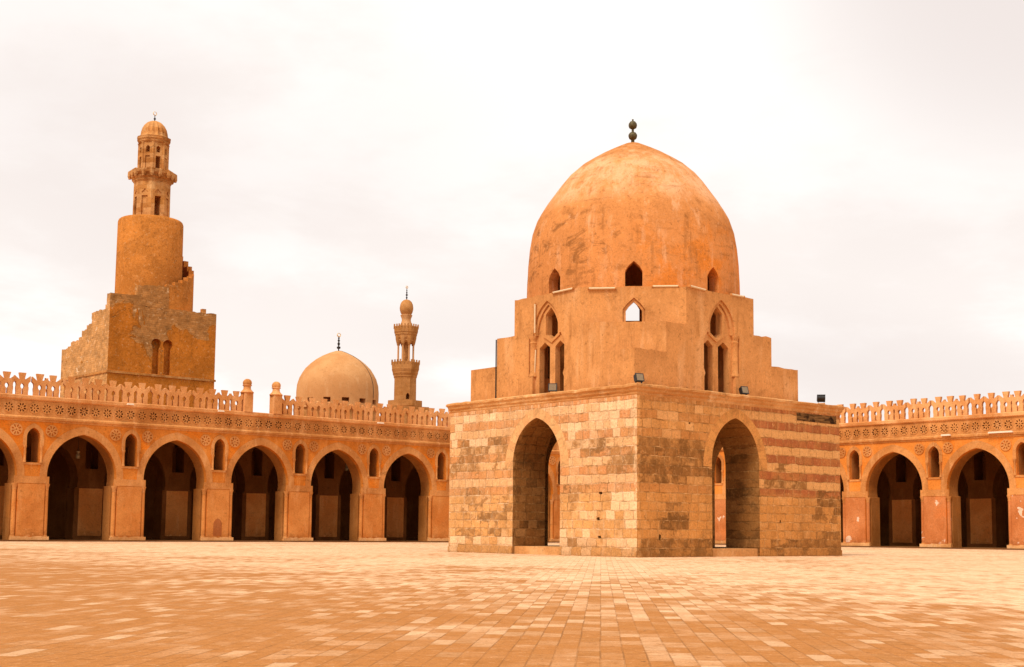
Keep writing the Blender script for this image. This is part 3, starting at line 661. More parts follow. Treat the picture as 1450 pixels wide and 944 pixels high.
# ------------------------------------------------------------------ domed pavilion
KO, KA = (4.975, 52.156), .7025
KW, KD, KT = 13.38, 12.16, 1.9          # size along x, along y, wall thickness
def make_pavilion():
    root = thing('domed_pavilion', 'large stone pavilion with a tall orange dome standing in the middle of the courtyard', 'pavilion', (KO[0], KO[1], 0), KA)
    rr = random.Random(5)
    zt = 6.45
    def doorway(c): 
        A = arch(c, 1.54, 3.95, 5.88, 12)
        return [(c-1.54, 0.)]+A+[(c+1.54, 0.)]
    def wallpoly(a, b2, c):
        return [(a, -.05), (c-1.54, -.05)]+doorway(c)[1:-1]+[(c+1.54, -.05), (b2, -.05), (b2, zt), (a, zt)]
    mb = MB()
    hole = lambda h_, z_, w_=.10, k_=.06: [(h_-w_, z_-k_), (h_+w_*.3, z_-k_*1.5), (h_+w_, z_-k_*.2), (h_+w_*.6, z_+k_*.8), (h_-w_*.8, z_+k_)]
    mb.plate(wallpoly(0, KW, 6.02), [hole(1.32, .81, .07, .11), hole(8.97, 1.52, .05, .06), hole(3.1, 5.5, .06, .03)], YF(0), 0, KT)
    mb.plate(wallpoly(0, KW, 6.02), [], YF(KD-KT), 0, KT)
    mb.plate(wallpoly(KT, KD-KT, 6.05), [hole(2.06, 2.57, .11, .05), hole(2.2, 1.53, .1, .06), hole(2.12, .79, .1, .05)], XF(0), 0, KT)
    mb.plate(wallpoly(KT, KD-KT, 6.05), [], XF(KW-KT), 0, KT)
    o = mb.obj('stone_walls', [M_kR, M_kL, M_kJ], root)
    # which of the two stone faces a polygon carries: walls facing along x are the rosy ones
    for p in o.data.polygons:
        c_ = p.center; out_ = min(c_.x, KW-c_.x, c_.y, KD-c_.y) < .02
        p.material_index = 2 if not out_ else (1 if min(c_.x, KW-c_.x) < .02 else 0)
    # arch bands, 6 mm proud
    for (fn, c, m) in ((YF(-.006), 6.02, M_vR), (XF(-.006), 6.05, M_vL)):
        A = arch(c, 2.08, 3.75, 6.32, 14); B = arch(c, 1.545, 3.95, 5.885, 14)
        MB().plate(A+[(c+1.545, 3.75)]+B[::-1]+[(c-1.545, 3.75)], [], fn, 0, .03).obj('arch_stones', m, root)
    # door sills
    MB().box(4.49, 7.55, .12, KT, -.04, .34).obj('sill', M_corn, root)
    MB().box(.12, KT, 4.52, 7.58, -.04, .34).obj('sill', M_corn, root)
    MB().box(KT+.002, KW-KT-.002, KT+.002, KD-KT-.002, -.04, .33).obj('floor', M_floor, root)
    # rough stone footing course
    for (a, b2, fn, m_) in ((0, 4.47, YF(-.05), M_kR), (7.57, KW, YF(-.05), M_kR), (.0, 4.50, XF(-.05), M_kL), (7.60, KD, XF(-.05), M_kL)):
        P = jag([(a, -.05), (b2, -.05), (b2, .26), (a, .26)], .3, .03, int(a*7+b2), lambda p, q: p[1] > .2 and q[1] > .2)
        MB().plate(P, [], fn, 0, .055).obj('footing', m_, root)
    # weathered cornice sweeping round the block
    prof = [(.0, 6.45), (.03, 6.50), (.03, 6.56), (.10, 6.63), (.12, 6.72), (.19, 6.78), (.20, 6.86), (.15, 6.90), (-.6, 6.90), (-.6, 6.45)]
    cor = MB(); ring = []
    def edge(p, q, n): return [(p[0]+(q[0]-p[0])*i/n, p[1]+(q[1]-p[1])*i/n) for i in range(n)]
    cs = [(0, 0), (KW, 0), (KW, KD), (0, KD)]
    pts = []
    for i in range(4):
        e = edge(cs[i], cs[(i+1) % 4], 36); 
        for k, p in enumerate(e): pts.append((p, i, k == 0))
    vs = []; m = len(prof); nrm = [(0, -1), (1, 0), (0, 1), (-1, 0)]
    for (p, i, corner) in pts:
        nx, ny = nrm[i]
        if corner: nx += nrm[i-1][0]; ny += nrm[i-1][1]
        chip = rr.uniform(-.05, -.02) if rr.random() < .1 else 0
        for j, (d, z) in enumerate(prof):
            q = d+(rr.uniform(-.014, .014)+chip if 1 < j < 8 else 0); vs.append((p[0]+nx*q, p[1]+ny*q, z+(rr.uniform(-.014, .014)+chip*.5 if 1 < j < 8 else 0)))
    n = len(pts); fs = []
    for a in range(n):
        b2 = (a+1) % n
        for j in range(m): fs.append((a*m+j, b2*m+j, b2*m+(j+1) % m, a*m+(j+1) % m))
    cor.add(vs, fs); cor.obj('cornice', M_corn, root)
    # flat roof round the upper tiers (open in the middle under the dome)
    MB().plate([(.6, .6), (KW-.6, .6), (KW-.6, KD-.6), (.6, KD-.6)], [[(1.3, 1.6), (9.7, 1.6), (9.7, 10.), (1.3, 10.)]], lambda s, z, d: (s, z, d), 6.5, 6.88).obj('roof', M_tier, root)
    # stepped tiers: square, then chamfered twice into an octagon
    cx, cy, H = 5.62, 5.75, 5.3
    z0, z1, z2, z3 = 6.86, 8.42, 9.70, 11.32; h2, h3, T = 3.42, 2.2, 1.5
    def face_poly(full, c, sd):
        w = H if full else H-T
        P = [(c-w, z0), (c+w, z0), (c+w, z1), (c+h2, z1), (c+h2, z2), (c+h3, z2), (c+h3, z3), (c-h3, z3), (c-h3, z2), (c-h2, z2), (c-h2, z1), (c-w, z1)]
        return jag(P, .25, .022, sd, lambda p, q: abs(p[1]-q[1]) < .01 and p[1] > 7.5)
    def win(c, far):
        A = arch(c, .9, 9.55, 11.02, 10)
        # on the far side the recess is wider below the spring, for a corner column
        L = [(c-1.12, 6.95), (c-1.12, 7.6), (c-1.05, 7.75), (c-1.14, 7.95), (c-1.14, 9.2), (c-.98, 9.42)]+A
        if far > 0: return L+[(c+1.18, 9.55), (c+1.18, 7.75), (c+.92, 7.75), (c+.92, 6.95)]
        return [(c-.92, 6.95), (c-.92, 7.75), (c-1.18, 7.75), (c-1.18, 9.55)]+A+[(c+.9, 6.95)]
    def hexa(c, hw, zb, zs, zu, zt_): 
        return [(c, zb), (c+hw, zs), (c+hw, zu), (c, zt_), (c-hw, zu), (c-hw, zs)]
    def lancet(a, b2, zb, zu, zt_, tip=.5): return [(a, zb), (b2, zb), (b2, zu), (a+(b2-a)*tip, zt_), (a, zu)]
    def tracery(c):
        A = arch(c, .9, 9.55, 11.02, 10)
        outer = [(c-1.25, 6.9)]+[(c-1.25, 9.6)]+arch(c, .97, 9.6, 11.12, 10)+[(c+1.25, 9.6), (c+1.25, 6.9)]
        c -= .21
        up = hexa(c-.0, .37, 9.33, 9.56, 10.42, 10.74)
        lo1 = lancet(c+.17, c+.86, 6.95, 8.98, 9.22); lo2 = lancet(c-.80, c-.17, 6.95, 8.98, 9.22)
        return outer, [up, lo1, lo2]
    faces = [('y', cy-H, 1, True, cx, 1), ('y', cy+H, -1, True, cx, 1), ('x', cx-H, 1, False, cy, 1), ('x', cx+H, -1, False, cy, 1)]
    sd = 0
    for (ax, pos, sg, full, c, far) in faces:
        sd += 1
        fn = (lambda s, z, d, pos=pos, sg=sg: (s, pos+sg*d, z)) if ax == 'y' else (lambda s, z, d, pos=pos, sg=sg: (pos+sg*d, s, z))
        wc = 5.66 if ax == 'y' else 5.78
        MB().plate(face_poly(full, c, sd), [win(wc, far)], fn, 0, T).obj('tier_wall', M_tier, root)
        tr = MB(); ou, ho = tracery(wc); tr.plate([(q[0], q[1]) for q in ou], ho, fn, .17, .46)
        # the recess's step: a thinner raised band following the openings
        w = tr.obj('window_tracery', M_tier, root)
        MB().plate([(wc-.3, 6.93), (wc+1.16, 6.93), (wc+1.16, 9.5), (wc-.3, 9.5)], [], fn, 1.15, 1.49).obj('inner_sky_block', M_innershade, root)  # added block stopping sky view through the window; its dark colour paints shade
        A = arch(wc, .895, 9.55, 11.015, 10); B = arch(wc, .70, 9.55, 10.86, 10)
        MB().plate(A+B[::-1], [], fn, .08, .168).obj('moulding', M_tier, w)
        ho_ = hexa(wc-.21, .39, 9.30, 9.54, 10.43, 10.77); hi_ = hexa(wc-.19, .52, 9.16, 9.46, 10.46, 10.90)
        MB().plate(hi_, [ho_], fn, .11, .169).obj('light_frame', M_tier, w)
        cl = MB().lathe([(.2, 7.76), (.2, 7.86), (.165, 7.93), (.165, 9.2), (.2, 9.26), (.165, 9.3), (.175, 9.4), (.23, 9.5), (.23, 9.545)], 16).obj('corner_column', M_tier, root, 40)
        p = fn(wc+1.03, 0, .17); cl.location = (p[0], p[1], 0)
    # chamfer blocks at the four corners
    e = .004
    for (sx, sy) in ((-1, -1), (1, -1), (1, 1), (-1, 1)):
        def prism(hh, za, zb, thick, name, hole=None, seed=1):
            # diagonal wall from (h, H) to (H, h), thick inward
            D0 = (H+hh)/2**.5; half = (H-hh)/2**.5
            ex, ey = 1/2**.5, 1/2**.5
            fn = lambda s, z, d: (cx+sx*((D0-e-d)*ex+s*ex), cy+sy*((D0-e-d)*ey-s*ey), z)
            P = jag([(-half+.0, za), (half, za), (half, zb-e), (-half, zb-e)], .25, .022, seed, lambda p, q: p[1] > zb-.1 and q[1] > zb-.1)
            MB().plate(P, [hole] if hole else [], fn, 0, thick).obj(name, M_tier, root)
            return fn, half
        prism(h2, z1-.3, z2, .8, 'chamfer_wall', None, 3)
        gable = lambda w_, zs_, za_: [(-w_, zs_), (-w_*.62, zs_+(za_-zs_)*.48), (0, za_), (w_*.62, zs_+(za_-zs_)*.48), (w_, zs_)]
        A = gable(.47, 10.35, 10.86)
        fn, half = prism(h3, z2-.25, z3, .8, 'chamfer_wall', [(-.47, 9.8)]+A+[(.47, 9.8)], 4)
        fr = MB(); A1 = gable(.46, 10.35, 10.85); B1 = gable(.34, 10.31, 10.69)
        fr.plate([(-.46, 9.81)]+A1+[(.46, 9.81), (.34, 9.81)]+B1[::-1]+[(-.34, 9.81)], [], fn, .10, .22); fr.obj('window_frame', M_tier, root)
        # flat tops of the corner steps
        tri = [(cx+sx*(H-.01), cy+sy*(H-.01)), (cx+sx*(H-.01), cy+sy*(h2-.6)), (cx+sx*(h2-.6), cy+sy*(H-.01))]
        MB().plate(tri, [], lambda s, z, d: (s, z, d), z1-.25, z1-.012).obj('step_top', M_tier, root)
        qd = [(cx+sx*(H-.015), cy+sy*(h2-.02)), (cx+sx*(H-.015), cy+sy*(h3-.5)), (cx+sx*(h3-.5), cy+sy*(H-.015)), (cx+sx*(h2-.02), cy+sy*(H-.015))]
        MB().plate(qd, [], lambda s, z, d: (s, z, d), z2-.2, z2-.012).obj('step_top', M_tier, root)
    # octagon roof ring under the dome
    oc = [(cx+H*.985/math.cos(PI/8)*math.cos(PI/8+k*PI/4), cy+H*.985/math.cos(PI/8)*math.sin(PI/8+k*PI/4)) for k in range(8)]
    MB().plate(oc, [[(cx+4.4*math.cos(2*PI*i/32), cy+4.4*math.sin(2*PI*i/32)) for i in range(32)]], lambda s, z, d: (s, z, d), z3-.3, z3-.015).obj('roof_ring', M_tier, root)
    # dome
    pr = [(4.90, 11.25), (4.90, 12.4), (4.87, 13.2), (4.80, 13.9), (4.67, 14.65), (4.46, 15.25), (4.27, 15.60), (3.98, 16.08), (3.62, 16.70-.12), (3.32, 17.0), (2.98, 17.42), (2.45, 17.9), (1.99, 18.2), (1.5, 18.5), (1.05, 18.74), (.65, 18.94), (.38, 19.07), (.15, 19.13), (.02, 19.14)]
    inner = [(max(r-.55, .01), z-(.0 if z < 15 else .55*(z-15)/4.2)) for r, z in pr]
    db = MB(); seg = 96
    full = [(r, z) for r, z in pr]
    # outer skin with slight unevenness
    vs = []; fs = []
    prof2 = full+inner[::-1]
    fine = []
    for k in range(len(prof2)-1):
        (r0, a0), (r1, a1) = prof2[k], prof2[k+1]; nsub = 2 if k < len(full)-1 else 1
        for t in range(nsub): fine.append((r0+(r1-r0)*t/nsub, a0+(a1-a0)*t/nsub))
    fine.append(prof2[-1])
    for (r, z) in fine:
        for i in range(seg):
            a = 2*PI*i/seg; q = r+(.03*mnoise.noise(Vector((math.cos(a)*2.2, math.sin(a)*2.2, z*.45)))+.012*mnoise.noise(Vector((math.cos(a)*6, math.sin(a)*6, z*1.4))))*min(1, r/2)
            vs.append((cx+q*math.cos(a), cy+q*math.sin(a), z))
    nn = len(fine)
    for j in range(nn):
        j2 = (j+1) % nn
        for i in range(seg): a, b2 = j*seg+i, j*seg+(i+1) % seg; fs.append((a, b2, j2*seg+(i+1) % seg, j2*seg+i))
    db.add(vs, fs)
    dome = db.obj('dome', M_dome, root)
    cuts = []
    for k in range(8):
        a = k*PI/4+PI/4*0; A = [(-.37, 12.08), (-.24, 12.3), (0, 12.52), (.24, 12.3), (.37, 12.08)]
        ca, sa = math.cos(a), math.sin(a)
        cuts.append(MB().plate([(-.37, 11.42)]+A+[(.37, 11.42)], [], lambda s, z, d: (cx+d*ca-s*sa, cy+d*sa+s*ca, z), 3.9, 5.4))
    cut(dome, *cuts)
    shade(dome.data, 35)
    # finial
    f = MB().lathe([(0.08, 19.056), (0.08, 19.285), (0.096, 19.301), (0.168, 19.349), (0.204, 19.451), (0.204, 19.538), (0.144, 19.633), (0.072, 19.665), (0.056, 19.696), (0.056, 19.807), (0.096, 19.823), (0.168, 19.87), (0.2, 19.965), (0.192, 20.067), (0.12, 20.17), (0.04, 20.202), (0.032, 20.226), (0.048, 20.249), (0.04, 20.281), (0.008, 20.297)], 24, (cx, cy)).obj('finial', M_bronze, root, 50)
    MB().tube((cx-H-.03, cy+h2+.02, 6.9), (cx-H-.03, cy+h2+.02, z2-.05), .028, 8).obj('drainpipe', M_dark, root)
    # old timber lintel set in the right wall
    MB().box(10.22, 13.14, -.012, .3, 6.04, 6.40).obj('timber_beam', M_wood, root)
    return root
pavilion = make_pavilion()

def in_frame(O, A, x, y, z):
    return Vector((O[0]+x*math.cos(A)-y*math.sin(A), O[1]+x*math.sin(A)+y*math.cos(A), z))
# ------------------------------------------------------------------ floodlights on the pavilion's cornice
def floodlight(label, lx, ly, face, tilt=.5, brick=False):
    """face = direction the lamp looks, local angle of the pavilion"""
    p = in_frame(KO, KA, lx, ly, 6.885)
    t = thing('floodlight', label, 'floodlight', p, KA+face, 'black floodlights along the cornice of the pavilion'); t.scale = (.82, .82, .82)
    h = .02
    if brick: MB().box(-.2, .2, -.16, .16, -.01, .14).obj('brick', M_corn, t); h = .14
    br = MB(); br.box(-.17, -.15, -.05, .05, h, h+.24); br.box(.15, .17, -.05, .05, h, h+.24); br.box(-.17, .17, -.06, .06, h-.02, h)
    br.obj('bracket', M_black, t)
    hd = MB(); hd.plate([(-.10, -.17), (.06, -.17), (.10, -.12), (.10, .12), (.06, .17), (-.10, .19)], [], lambda s, z, d: (d, s, z), -.22, .22)
    hd.add([(-.23, -.13, -.2), (.23, -.13, -.2), (.23, -.13, .22), (-.23, -.13, .22), (-.23, -.10, -.2), (.23, -.10, -.2), (.23, -.10, .22), (-.23, -.10, .22)],
        [(0, 1, 2, 3), (4, 7, 6, 5), (0, 4, 5, 1), (1, 5, 6, 2), (2, 6, 7, 3), (3, 7, 4, 0)])
    ho = hd.obj('housing', M_black, t); ho.location = (0, 0, h+.24); ho.rotation_euler = (-tilt, 0, 0)
    g = MB().box(-.185, .185, -.137, -.131, -.155, .175); go = g.obj('glass', M_glass, ho)
    return t
floodlight('black floodlight under the pavilion window on its left face', .02, 5.02, -.85, .15)
floodlight('black floodlight on the front corner of the pavilion cornice', .05, -.05, -.25, .3)
floodlight('black floodlight beside the column of the right pavilion window', 6.62, .05, -.2, .3)
floodlight('black floodlight turned away, on the bare right end of the pavilion cornice', 12.5, .35, 2.3, .7, True)

# ------------------------------------------------------------------ tube lights on the tiers
def tube_light(label, a, b2, r=.045):
    a, b2 = Vector(a), Vector(b2); mid = (a+b2)/2
    A = in_frame(KO, KA, *a); B = in_frame(KO, KA, *b2); m = (A+B)/2
    t = thing('tube_light', label, 'tube light', m, 0, 'pale tube lights on the pavilion tiers')
    d = (B-A).normalized()
    MB().tube(A-m+d*.05, B-m-d*.05, r).obj('tube', M_tube, t, 50)
    for e0, e1 in ((A-m, A-m+d*.05), (B-m-d*.05, B-m)): MB().tube(e0, e1, r*1.15).obj('end_cap', M_stucco, t, 50)
xl = .32-.06; yl = .45-.06
tube_light('pale tube light lying on the ledge below the left dome window', (xl, 5.35, 11.3), (xl, 4.0, 11.32))
q = lambda s, out: (5.62-(5.3+2.2)/2-out*.707+s*.707, 5.75-(5.3+2.2)/2-out*.707-s*.707)
tube_light('pale tube light fixed near the left end of the chamfer below the middle dome window', (*q(-1.95, .07), 11.24), (*q(-.75, .07), 11.25))
tube_light('pale tube light lying on the ledge right of the middle dome window', (*q(.75, .0), 11.33), (*q(1.9, .0), 11.335))
tube_light('pale tube light lying on the ledge below the right dome window', (3.55, yl, 11.36), (4.6, yl, 11.3))
tube_light('pale tube light at the far right end of the top ledge', (6.3, .45, 11.34), (7.2, .45, 11.34))
tube_light('upright tube light crossing the top of the left window arch', (.22, 6.45, 11.0), (.26, 6.5, 9.62), .04)
tube_light('upright tube light inside the lower left window opening', (.44, 6.63, 9.0), (.44, 6.7, 7.75), .035)

# ------------------------------------------------------------------ spiral minaret
MX, MY = 12.2, 24.0
def make_minaret():
    o = in_frame(LO, LA, MX, MY, 0)
    root = thing('spiral_minaret', 'tall brown minaret with a square base, winding outer stair and ribbed cap', 'minaret', o, LA)
    ax, ay = 5.7, 4.25
    rr = random.Random(9)
    # square base: left part follows the climbing stair
    prof = [(10.5, 18.05), (9.1, 18.05), (9.1, 18.2), (8.4, 18.2), (8.4, 18.55), (6.6, 18.55), (6.6, 18.8), (5.95, 18.8), (5.95, 19.4), (4.9, 19.4), (4.9, 19.8), (3.9, 19.8), (3.9, 20.85), (2.4, 20.85), (.95, 20.87), (.95, 21.25), (.7, 21.25), (.7, 22.25), (0, 22.25)]
    poly = jag([(0, 0), (10.5, 0)]+prof, .22, .07, 3, lambda p, q: p[1] > 17 and q[1] > 17)
    base = MB(); base.plate(poly, [], lambda s, z, d: (d, s, z), 0, 2.9)
    base.plate(jag([(2.9, 0), (10.75, 0), (10.75, 21.5), (8.1, 21.45), (2.9, 21.45)], .3, .06, 4, lambda p, q: p[1] > 20 and q[1] > 20), [], YF(0), 0, 8.5)
    b_o = base.obj('base', [M_minaret, M_minside], root)
    for p in b_o.data.polygons: p.material_index = 1 if p.center.x < .02 else 0
    # twin blind window
    def hs(c): 
        pts = [(c-.36, 15.2), (c-.36, 17.55)]+[(c+.5*math.cos(PI*1.2-PI*1.4*i/12), 18.0+.5*math.sin(PI*1.2-PI*1.4*i/12)) for i in range(13)]+[(c+.36, 17.55), (c+.36, 15.2)]
        return pts
    wc = 5.2
    cut(b_o, MB().plate(hs(wc-.55), [], YF(0), -.3, .55), MB().plate(hs(wc+.62), [], YF(0), -.3, .55))
    MB().lathe([(.15, 15.2), (.15, 15.35), (.10, 15.4), (.10, 17.2), (.2, 17.5)], 12, (wc+.03, .12)).obj('window_column', M_minstone, root, 40)
    MB().box(-.1, 10.85, -.1, .0, 14.95, 15.15).obj('string_course', M_minstone, root)
    MB().box(-.1, -.0, .0, 10.5, 14.95, 15.15).obj('string_course', M_minstone, root)
    # parapet of the stair along the front
    pp = MB(); pp.plate(jag([(2.62, 21.4), (5.75, 21.4), (5.75, 23.55), (5.3, 23.5), (2.62, 23.3)], .25, .07, 6, lambda p, q: p[1] > 23 and q[1] > 23), [], YF(-.012), 0, .6)
    pp.plate([(.002, 21.9), (2.61, 21.4), (2.61, 22.35), (.002, 22.2)], [], YF(.05), 0, .55)
    pp.obj('parapet', M_minaret, root)
    MB().box(9.35, 9.75, .2, .6, 21.4, 21.9).obj('merlon', M_minstone, root)
    # drum
    dr = MB().lathe([(3.12, 19.5), (3.10, 24.5), (3.07, 30.2), (3.0, 30.42), (2.9, 30.5)], 56, (ax, ay)).obj('drum', M_drum, root, 40)
    # outer stair: stepped wall winding round the drum, with treads behind it
    wl = MB(); N = 14; A0, A1 = math.radians(-93), math.radians(75)
    def sector(mb, r0, r1, a, b2, za, zb, sub=3):
        vs = []; fs = []
        for i in range(sub+1):
            t = a+(b2-a)*i/sub
            for (r, z) in ((r0, za), (r1, za), (r1, zb), (r0, zb)): vs.append((ax+r*math.cos(t), ay+r*math.sin(t), z))
        for i in range(sub):
            for j in range(4): fs.append((i*4+j, i*4+(j+1) % 4, i*4+4+(j+1) % 4, i*4+4+j))
        fs += [(0, 1, 2, 3), tuple(sub*4+j for j in (3, 2, 1, 0))]
        mb.add(vs, fs)
    st = MB()
    for k in range(N):
        a = A0+(A1-A0)*k/N; b2 = A0+(A1-A0)*(k+1)/N; deg = math.degrees(a)
        zt = 23.75+(deg+93)*.0295+max(0, deg+25)*.022
        sector(wl, 3.72, 4.22, a, b2-.0006, 21.2, zt+rr.uniform(-.04, .04))
        sector(st, 3.0, 3.715, a, b2-.0006, 21.2, zt-1.15)
    wo = wl.obj('stair_wall', [M_drum, M_niche_stairshade], root)
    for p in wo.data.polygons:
        rad = Vector((p.center.x-ax, p.center.y-ay, 0)).normalized(); p.material_index = 1 if p.normal.dot(rad) < -.5 else 0  # inward faces get dark plaster: shade of the stair cavity painted in
    st.obj('stairs', M_niche_stairshade, root)  # treads share the painted cavity shade
    # two octagonal storeys
    def octo(prof, a0=PI/8): return MB().lathe(prof, 8, (ax, ay), a0)
    OA = .30
    s1 = octo([(1.74, 30.4), (1.72, 34.1)], OA).obj('lower_lantern', M_minstone, root)
    ap = math.cos(PI/8)
    def face_cut(k, w, za, zb, R, dep=.5, pointed=False):
        a = OA+PI/8+k*PI/4; ca, sa = math.cos(a), math.sin(a)
        fn = lambda s, z, d: (ax+d*ca-s*sa, ay+d*sa+s*ca, z)
        P = [(-w, za), (w, za), (w, zb), (-w, zb)] if not pointed else [(-w, za), (w, za), (w, zb-w), (w*.4, zb-w*.5), (0, zb), (-w*.4, zb-w*.5), (-w, zb-w)]
        return MB().plate(P, [], fn, R*ap-dep, R*ap+.3)
    cut(s1, *[face_cut(k, .30, 30.55, 32.7, 1.73, .9+.75 if k % 2 else .12) for k in range(8)], *[face_cut(k, .32, 32.95, 33.4, 1.73, .1, True) for k in range(8)])
    c1 = octo([(1.72, 34.1), (1.86, 34.3), (1.82, 34.38), (2.02, 34.6), (1.98, 34.68), (2.25, 34.95), (2.30, 35.25), (2.12, 35.3)], OA).obj('balcony', M_minstone, root)
    nb = MB()
    for k in range(16):
        a = OA+k*PI/8; c_, s_ = math.cos(a), math.sin(a); r = 2.2 if k % 2 == 0 else 2.2*ap
        nb.lathe([(.13, 34.5), (.22, 34.75), (.2, 35.2), (.05, 35.34)], 6, (ax+r*c_*.97, ay+r*s_*.97))
    nb.obj('bracket', M_minstone, c1)
    s2 = octo([(1.40, 35.2), (1.38, 38.1)], OA).obj('upper_lantern', M_minstone, root)
    cut(s2, *[face_cut(k, .24, 35.35, 36.7, 1.39, .8+.5 if k % 2 else .1) for k in range(8)], *[face_cut(k, .2, 37.05, 37.75, 1.39, .6, True) for k in range(8)])
    cl = MB()
    for k in range(8):
        a = OA+k*PI/4; cl.lathe([(.11, 35.3), (.11, 37.9), (.16, 38.08)], 8, (ax+1.36*math.cos(a), ay+1.36*math.sin(a)))
    cl.obj('corner_shafts', M_minstone, s2)
    c2 = MB().lathe([(1.38, 38.08), (1.48, 38.2), (1.46, 38.28), (1.6, 38.45), (1.56, 38.5), (1.62, 38.66), (1.42, 38.72)], 24, (ax, ay), rfn=lambda a, z: 1+(.03*math.cos(16*a) if z > 38.25 else 0)).obj('cornice', M_minstone, root)
    MB().lathe([(1.40, 38.7), (1.36, 38.95), (1.33, 39.2), (1.22, 39.6), (1.02, 39.95), (.72, 40.25), (.35, 40.42), (.03, 40.5)], 72, (ax, ay), rfn=lambda a, z: 1-(.2*abs(math.cos(8*a)) if z > 38.9 else 0)).obj('ribbed_cap', M_minstone, root, 60)
    f = MB().lathe([(.05, 40.4), (.05, 40.6), (.11, 40.66), (.11, 40.74), (.04, 40.8), (.04, 41.05), (.01, 41.08)], 12, (ax, ay)).obj('finial', M_dark, root, 50)
    MB().ring((ax, ay, 41.24), .17, .045, (1, 0, 0), (0, 0, 1)).obj('crescent', M_brass, f, 60)
    return root
make_minaret()

# ------------------------------------------------------------------ far mosque dome and far minaret
def pix(u, v, Y):
    p, r = .0998, .0094; f = 1863.16
    fw = Vector((0, math.cos(p), math.sin(p))); up = Vector((0, -math.sin(p), math.cos(p))); rt = Vector((1, 0, 0))
    R = rt*math.cos(r)+up*math.sin(r); U = up*math.cos(r)-rt*math.sin(r)
    d = fw+R*((u-725)/f)-U*((v-566.04)/f); return Vector((0, 0, CAMH))+d*(Y/d.y)
def make_far_dome():
    Y = 152; c = pix(478, 560, Y); k = 1/1863.16*Y
    zz = lambda v: pix(478, v, Y).z
    root = thing('domed_mosque', 'pale plaster dome of a neighbouring mosque rising behind the left arcade', 'mosque', (c.x, Y, 0), .3)
    MB().lathe([(4.6, 0), (4.6, zz(578))], 8, a0=PI/8).obj('drum', M_farstone, root)
    pr = [(57.5, 580), (58.2, 566), (58.3, 556), (57.4, 546), (54.5, 536.5), (51, 530), (46.5, 523), (39.5, 516), (32, 510), (23, 504.5), (13, 500), (5, 497.2), (.3, 496.6)]
    d = MB().lathe([(r*k, zz(v)) for r, v in pr], 72).obj('dome', M_fardome, root)
    cuts = []
    for i in range(14):
        a = 2*PI*i/14+.25; ca, sa = math.cos(a), math.sin(a)
        cuts.append(MB().plate([(-.42, zz(574)), (.42, zz(574)), (.42, zz(567.5)), (-.42, zz(567.5))], [], lambda s, z, dd: (dd*ca-s*sa, dd*sa+s*ca, z), 3.6, 5.2))
    cut(d, *cuts); shade(d.data, 30)
    # thin raised lightning strap down the right of the dome
    a = -.42-.3; st = MB(); pts = [Vector((r*k*1.004*math.cos(a), r*k*1.004*math.sin(a), zz(v))) for r, v in pr[1:]]
    for p_, q_ in zip(pts[:-1], pts[1:]): st.tube(p_, q_, .03, 6)
    st.obj('strap', M_dark, root)
    f = MB().lathe([(.07, zz(497)), (.07, zz(494)), (.22, zz(493)), (.22, zz(491)), (.06, zz(490)), (.17, zz(486.5)), (.06, zz(484)), (.15, zz(482)), (.05, zz(480)), (.12, zz(478.5)), (.04, zz(477))], 14).obj('finial', M_dark, root, 60)
    MB().ring((0, 0, zz(474)), 2.5*k, .07, (.95, .3, 0), (0, 0, 1)).obj('crescent', M_brass, f, 60)
make_far_dome()
